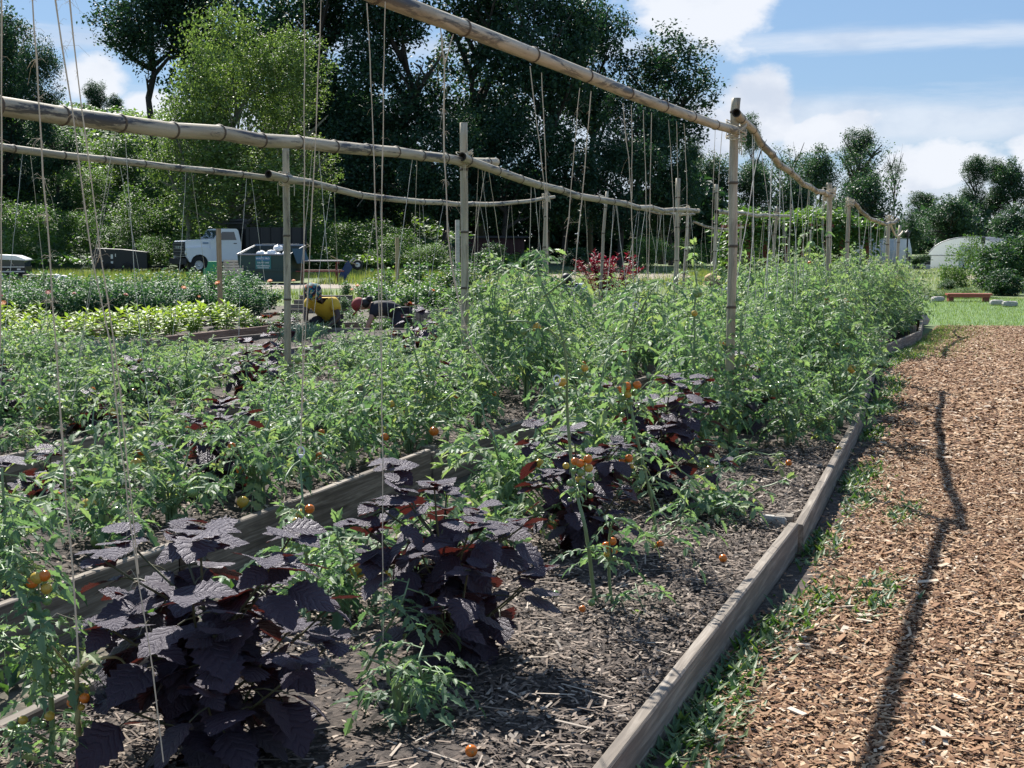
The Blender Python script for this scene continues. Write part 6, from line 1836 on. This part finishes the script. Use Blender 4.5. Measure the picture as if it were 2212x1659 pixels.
# dark red timber shed deep in the shade under the trees
p = A(1010, 520, 71)
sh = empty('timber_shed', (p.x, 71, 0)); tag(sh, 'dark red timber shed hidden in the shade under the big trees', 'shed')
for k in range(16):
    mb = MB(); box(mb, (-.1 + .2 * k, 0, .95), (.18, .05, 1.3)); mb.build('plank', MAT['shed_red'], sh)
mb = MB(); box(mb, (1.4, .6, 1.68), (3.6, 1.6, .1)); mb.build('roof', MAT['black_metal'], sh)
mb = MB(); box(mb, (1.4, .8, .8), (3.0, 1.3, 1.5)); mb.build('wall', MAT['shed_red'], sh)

# ------------------------------------------------------------------ trees
def crown_mesh(seed, n, leaf, mat, lumps=16, shell_=.75, tpl=RHOMB, ragged=.10, openness=0.0, rlo=.42, rhi=.84):
    """leaves gathered in clumps through a unit ball; some clumps missing so that sky shows through"""
    r = np.random.default_rng(seed)
    L = []
    for k in range(lumps):                    # big boughs
        d = r.normal(0, 1, 3); d /= np.linalg.norm(d)
        rad = r.uniform(rlo, rhi)
        L.append((d * rad * np.array([1, 1, 1.0]), r.uniform(.24, .40)))
    L.append((np.zeros(3), .5))
    sub = []
    for c, rr in L:
        for k in range(26):
            d = r.normal(0, 1, 3); d /= np.linalg.norm(d)
            if r.random() < openness: continue
            sub.append((c + d * rr * r.uniform(.7, 1.05), r.uniform(.05, .115)))
    P = np.empty((n, 3)); tone = np.empty(n); D = np.empty((n, 3))
    ci = r.integers(0, len(sub), n)
    sc_ = np.array([s[1] for s in sub]); cc = np.array([s[0] for s in sub])
    st_ = r.normal(.45, .17, len(sub))
    P = cc[ci] + r.normal(0, 1, (n, 3)) * sc_[ci][:, None] * np.array([1, 1, .75])
    tone = np.clip(st_[ci] + r.normal(0, .14, n), 0, 1)
    k = r.random(n) < .9
    P, tone = P[k], tone[k]
    R = rand_rot(len(P), 0, 1.25, r) * (leaf * r.uniform(.65, 1.3, len(P)))[:, None, None]
    mb = MB(); mb.scatter(tpl, R, P, tone)
    return mb.mesh('crown', mat)
CR = {
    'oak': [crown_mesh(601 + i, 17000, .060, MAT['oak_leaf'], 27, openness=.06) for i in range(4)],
    'bright': [crown_mesh(620 + i, 16000, .046, MAT['bright_leaf'], 26, openness=.30) for i in range(3)],
    'far': [crown_mesh(640 + i, 13000, .062, MAT['far_leaf'], 24, openness=.0, rlo=.30, rhi=.66) for i in range(4)],
    'airy': [crown_mesh(660 + i, 3600, .060, MAT['far_leaf'], 16, openness=.45) for i in range(2)],
    'kudzu': [crown_mesh(680 + i, 7000, .075, MAT['kudzu'], 16, openness=.04, tpl=KITE) for i in range(3)],
    'shrub': [crown_mesh(700 + i, 6500, .105, MAT['shrub_leaf'], 16, openness=.0, tpl=KITE, rlo=.35, rhi=.72) for i in range(3)],
}
def trunk_mesh(seed, mat):
    """unit trunk: base z=0, crown centre at z=1, crown radius 1 in x,y and .5 in z"""
    r = np.random.default_rng(seed); mb = MB()
    pts = [np.array([r.normal(0, .03) * t * 3, r.normal(0, .03) * t * 3, t]) for t in np.linspace(-.02, 1.15, 7)]
    tube(mb, pts, np.array([.085, .065, .058, .052, .042, .028, .012]), 9)
    for k in range(9):
        t = r.uniform(.40, .9); j = t * 6 / 1.15; b = pts[int(j)] + (pts[min(int(j) + 1, 6)] - pts[int(j)]) * (j - int(j))
        a = 2.4 * k + r.uniform(-.4, .4); e = np.array([math.cos(a) * r.uniform(.5, .85), math.sin(a) * r.uniform(.5, .85), b[2] + r.uniform(.1, .4)])
        m = b + (e - b) * .5 + np.array([0, 0, r.uniform(-.04, .06)])
        tube(mb, [b, m, e], [.028, .018, .006], 6)
        for q in range(2):
            e2 = m + np.array([r.normal(0, .22), r.normal(0, .22), r.uniform(.05, .25)]); tube(mb, [m, (m + e2) / 2 + r.normal(0, .02, 3), e2], [.012, .008, .003], 4)
    return mb.mesh('trunk', mat)
TRK = [trunk_mesh(720 + i, MAT['bark']) for i in range(3)]
TRG = [trunk_mesh(730 + i, MAT['grey_bark']) for i in range(2)]
def tree(kind, u, vt, vb, hw, Y, label, name='broadleaf_tree', group=None, trunk=True, depth=1.0, base=None, i=None):
    """crown seen between rows vt..vb, half width hw pixels, at distance Y"""
    top, bot = A(u, vt, Y).z, A(u, vb, Y).z
    x = A(u, 500, Y).x; zb = base if base is not None else float(hill_h(np.array(x), np.array(Y)))
    rw = hw * Y / FPX; rh = (top - bot) / 2; zc = (top + bot) / 2
    o = empty(name, (x, Y, zb)); tag(o, label, 'tree' if name not in ('shrub', 'vine_mound') else 'shrub', group)
    ms = CR[kind]; i = rng.integers(0, len(ms)) if i is None else i
    if trunk:
        tk = (TRG if kind == 'bright' else TRK); tm = tk[rng.integers(0, len(tk))]
        t_ = link('trunk', tm, o, (0, 0, -.1), (0, 0, rng.uniform(0, 6)), (rw * .95, rw * .95, max(zc - zb, .5)))
    m = max(1, int(round(rh / (rw * 1.05))))  # tall trees carry several rounded bough masses one above the other
    for k in range(m):
        f = (k + .5) / m
        w_ = rw * (1.0 if m == 1 else (1.12 - .35 * abs(f - .42)))
        jx = 0 if m == 1 else rng.normal(0, .16) * rw
        link('crown', ms[(i + k) % len(ms)], o, (jx, jx * .5, top - 2 * rh * (1 - f) - zb), (0, 0, rng.uniform(0, 6)), (w_, w_ * depth, rh / m * (1.0 if m == 1 else 1.3)))
    return o
# big dark trees
BIGG = 'big dark trees behind the yard'
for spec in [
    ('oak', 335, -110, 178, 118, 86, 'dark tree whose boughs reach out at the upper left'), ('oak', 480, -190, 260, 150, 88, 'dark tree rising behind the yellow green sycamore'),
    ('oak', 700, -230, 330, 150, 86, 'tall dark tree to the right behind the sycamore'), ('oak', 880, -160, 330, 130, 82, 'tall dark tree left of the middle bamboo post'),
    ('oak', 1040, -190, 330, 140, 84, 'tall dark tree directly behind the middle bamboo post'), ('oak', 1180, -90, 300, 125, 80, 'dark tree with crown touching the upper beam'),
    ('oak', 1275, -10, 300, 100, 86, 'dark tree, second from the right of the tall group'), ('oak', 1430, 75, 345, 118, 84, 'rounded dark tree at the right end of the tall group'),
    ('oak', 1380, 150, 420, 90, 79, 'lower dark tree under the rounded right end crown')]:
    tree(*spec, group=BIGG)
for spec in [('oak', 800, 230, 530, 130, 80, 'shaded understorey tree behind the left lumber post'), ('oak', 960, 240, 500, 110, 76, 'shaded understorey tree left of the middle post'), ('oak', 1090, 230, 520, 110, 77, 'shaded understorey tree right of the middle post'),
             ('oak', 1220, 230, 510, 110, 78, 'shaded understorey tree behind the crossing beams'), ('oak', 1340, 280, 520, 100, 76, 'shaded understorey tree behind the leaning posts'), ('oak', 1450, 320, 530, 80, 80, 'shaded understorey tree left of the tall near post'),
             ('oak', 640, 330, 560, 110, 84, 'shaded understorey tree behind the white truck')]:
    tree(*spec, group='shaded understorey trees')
# yellow green sycamores
tree('bright', 505, 10, 420, 128, 66, 'tall yellow green sycamore standing in front of the dark trees', 'sycamore_tree', i=0)
tree('bright', 408, 160, 500, 108, 65, 'yellow green sycamore, left lower one of the group', 'sycamore_tree', i=1)
tree('bright', 640, 90, 460, 108, 67, 'yellow green sycamore, right one reaching toward the dark trees', 'sycamore_tree', i=2)
tree('bright', 520, 290, 560, 185, 64, 'low yellow green sycamore growth above the white truck', 'sycamore_tree', i=0)
# vine covered trees at the left edge
tree('oak', 20, 42, 470, 92, 76, 'dark vine covered tree filling the upper left corner', group='vine covered trees')
tree('oak', 128, 112, 520, 62, 74, 'dark vine covered tree just right of the corner one', group='vine covered trees')
tree('oak', -70, 20, 500, 120, 80, 'dark vine covered tree at the very left edge', group='vine covered trees')
for u, vt, hw, lab in [(225, 175, 20, 'distant pine, left of two, seen between the dark trees'), (262, 205, 15, 'distant pine, right of two, seen between the dark trees'), (205, 215, 15, 'small distant pine beside the vine covered tree')]:
    tree('far', u, vt, 300, hw * 1.6, 112, lab, 'pine_tree', 'distant pines')
# vine covered mounds
for k, (u, vt, vb, hw, Y, lab) in enumerate([(60, 425, 570, 75, 64, 'dark vine mound low at the far left'), (165, 445, 560, 60, 66, 'vine mound behind the left of the trailer'), (255, 470, 560, 55, 67, 'vine mound above the black trailer'), (340, 500, 590, 50, 63, 'low vine mound between trailer and white truck'),
                                        (265, 290, 420, 75, 78, 'sunlit vine covered hump halfway up the hillside'), (190, 350, 470, 60, 73, 'vine covered hump beside the dark left trees'), (345, 330, 470, 65, 76, 'vine covered hump left of the sycamores'), (300, 400, 520, 70, 70, 'bright vine covered hump low on the hillside'),
                                        (400, 410, 520, 60, 71, 'vine covered hump behind the white truck'), (690, 480, 600, 60, 64, 'vine covered hump behind the dumpster'), (770, 470, 570, 85, 66, 'sunlit weedy hump right of the dumpster'), (850, 490, 590, 60, 63, 'weedy hump beside the distant lumber post'),
                                        (930, 520, 590, 55, 61, 'low weedy hump left of the middle bamboo post')]):
    tree('kudzu', u, vt, vb, hw, Y, lab, 'vine_mound', 'vine covered mounds', trunk=False)
# sunlit bushes at the foot of the dark trees
for u, vt, vb, hw, Y, lab in [(1060, 520, 588, 45, 62, 'bush at the wood edge right of the middle post'), (1150, 535, 588, 45, 66, 'bush at the wood edge behind the slim right post'), (1250, 530, 588, 45, 66, 'bush at the wood edge behind the amaranth'),
                              (1400, 505, 590, 55, 64, 'sunlit bush at the wood edge between leaning posts'), (1480, 515, 585, 45, 66, 'sunlit bush left of the tall near post'), (1560, 470, 585, 60, 74, 'sunlit bush behind the tall near post'), (1620, 500, 585, 50, 70, 'sunlit bush left of the arbour'), (990, 500, 585, 40, 66, 'dark bush behind the middle bamboo post')]:
    tree('kudzu' if u > 1300 else 'shrub', u, vt, vb, hw, Y, lab, 'shrub', 'bushes at the wood edge', trunk=False)
# leaves covering the slope
n = 42000; X = rng.uniform(-42, 1.5, n); Y = 61.5 + 34 * rng.uniform(0, 1, n) ** 1.35
Z = hill_h(X, Y) + .15 + .35 * np.abs(np.sin(X * 1.1 + .6 * Y) * np.cos(Y * .8)) + rng.uniform(0, .3, n)
k = Z > .45
R = rand_rot(k.sum(), 0, .9) * rng.uniform(.2, .42, k.sum())[:, None, None]
mb = MB(); mb.scatter(KITE, R, np.stack([X, Y, Z], -1)[k], np.clip(.5 + .25 * np.sin(X[k] * .7) + rng.normal(0, .15, k.sum()), 0, 1))
tag(mb.build('hillside_vines', MAT['kudzu']), 'sheet of leafy vines covering the hillside at the left', kind='stuff')
# the woods behind, one mass with no tree to be told apart
def wood_mass(name, n, x0, x1, y0, y1, top, mat, leaf, label):
    X = rng.uniform(x0, x1, n); Y = rng.uniform(y0, y1, n)
    Zt = top * (.72 + .18 * np.sin(X * .55 + 1) + .10 * np.sin(X * 1.7)) 
    Z = hill_h(X, Y) + Zt * rng.uniform(0, 1, n) ** .8
    R = rand_rot(n, 0, 1.3) * rng.uniform(leaf * .6, leaf * 1.3, n)[:, None, None]
    mb = MB(); mb.scatter(RHOMB, R, np.stack([X, Y, Z], -1), np.clip(rng.normal(.35, .15, n), 0, 1))
    tag(mb.build(name, mat), label, kind='stuff')
wood_mass('woodland', 22000, -17, 14.5, 90, 102, 6.5, MAT['oak_leaf'], .62, 'dark woods filling the background behind the tall trees')
wood_mass('distant_woodland', 14000, 16, 75, 138, 150, 5.5, MAT['far_leaf'], .8, 'distant woods behind the right hand tree line')
# tree line on the right
FG = 'trees of the far tree line'
for spec in [('far', 1545, 330, 560, 62, 96, 'pale green tree left behind the tall near post'), ('far', 1625, 345, 570, 66, 94, 'rounded tree right behind the tall near post'), ('far', 1625, 252, 420, 36, 118, 'tall narrow tree peeping above the sagging beam'),
             ('far', 1712, 345, 560, 70, 96, 'rounded tree behind the arbour'), ('airy', 1705, 280, 420, 60, 122, 'airy tree above the sagging beam'), ('far', 1770, 300, 470, 55, 126, 'far tree with bare gaps left of the tall airy one'),
             ('airy', 1855, 250, 420, 66, 124, 'tall airy tree with ragged top against the clouds'), ('far', 1840, 275, 430, 45, 126, 'tree inside the tall airy one'), ('far', 1868, 332, 560, 88, 90, 'large rounded dense tree right of the path side posts'), ('airy', 1930, 320, 400, 26, 124, 'small airy tree top beside the large rounded tree'),
             ('far', 1790, 400, 570, 60, 84, 'rounded low tree left of the large rounded one'), ('far', 1990, 400, 480, 46, 150, 'small far tree in the dip of the tree line'), ('far', 2055, 395, 560, 80, 100, 'rounded tree behind the greenhouse'),
             ('far', 2105, 330, 470, 38, 140, 'tall far tree, left of the pair at the right'), ('far', 2185, 328, 480, 52, 140, 'tall far tree, right of the pair at the right edge'), ('far', 2150, 345, 470, 36, 142, 'far tree between the right hand pair'),
             ('far', 1965, 450, 560, 44, 110, 'low tree behind the lantern post'), ('far', 2190, 430, 570, 70, 88, 'dark tree at the right edge behind the greenhouse'), ('far', 2290, 380, 560, 90, 95, 'tree just beyond the right edge'),
             ('far', 1495, 300, 480, 45, 100, 'pale tree showing between the dark trees and the tall post')]:
    tree(*spec, group=FG)
# shrubs by the lawn
SG = 'shrubs by the lawn'
for kind, u, vt, vb, hw, Y, lab in [('kudzu', 2085, 505, 640, 52, 44, 'dark upright shrub in front of the white greenhouse'), ('shrub', 2195, 480, 660, 78, 42, 'large leafy shrub at the right edge'), ('shrub', 2180, 575, 655, 55, 38, 'bright leafy shrub at the right edge by the stones'),
                                    ('shrub', 2140, 515, 650, 66, 41, 'leafy shrub behind the red bench'), ('shrub', 2050, 600, 636, 30, 42, 'low dark shrub left of the red bench'), ('kudzu', 2070, 620, 650, 60, 36.5, 'low yellow green ground cover behind the red bench'), ('kudzu', 2010, 618, 648, 34, 37, 'low ground cover behind the left edging stones'),
                                    ('shrub', 2250, 560, 665, 50, 36, 'leafy shrub beyond the right edge'), ('shrub', 1990, 545, 580, 26, 62, 'low pale bush left of the greenhouse'), ('shrub', 2150, 640, 655, 40, 36, 'low plants behind the right edging stones')]:
    tree(kind, u, vt, vb, hw, Y, lab, 'shrub', SG, trunk=False, depth=1.0)
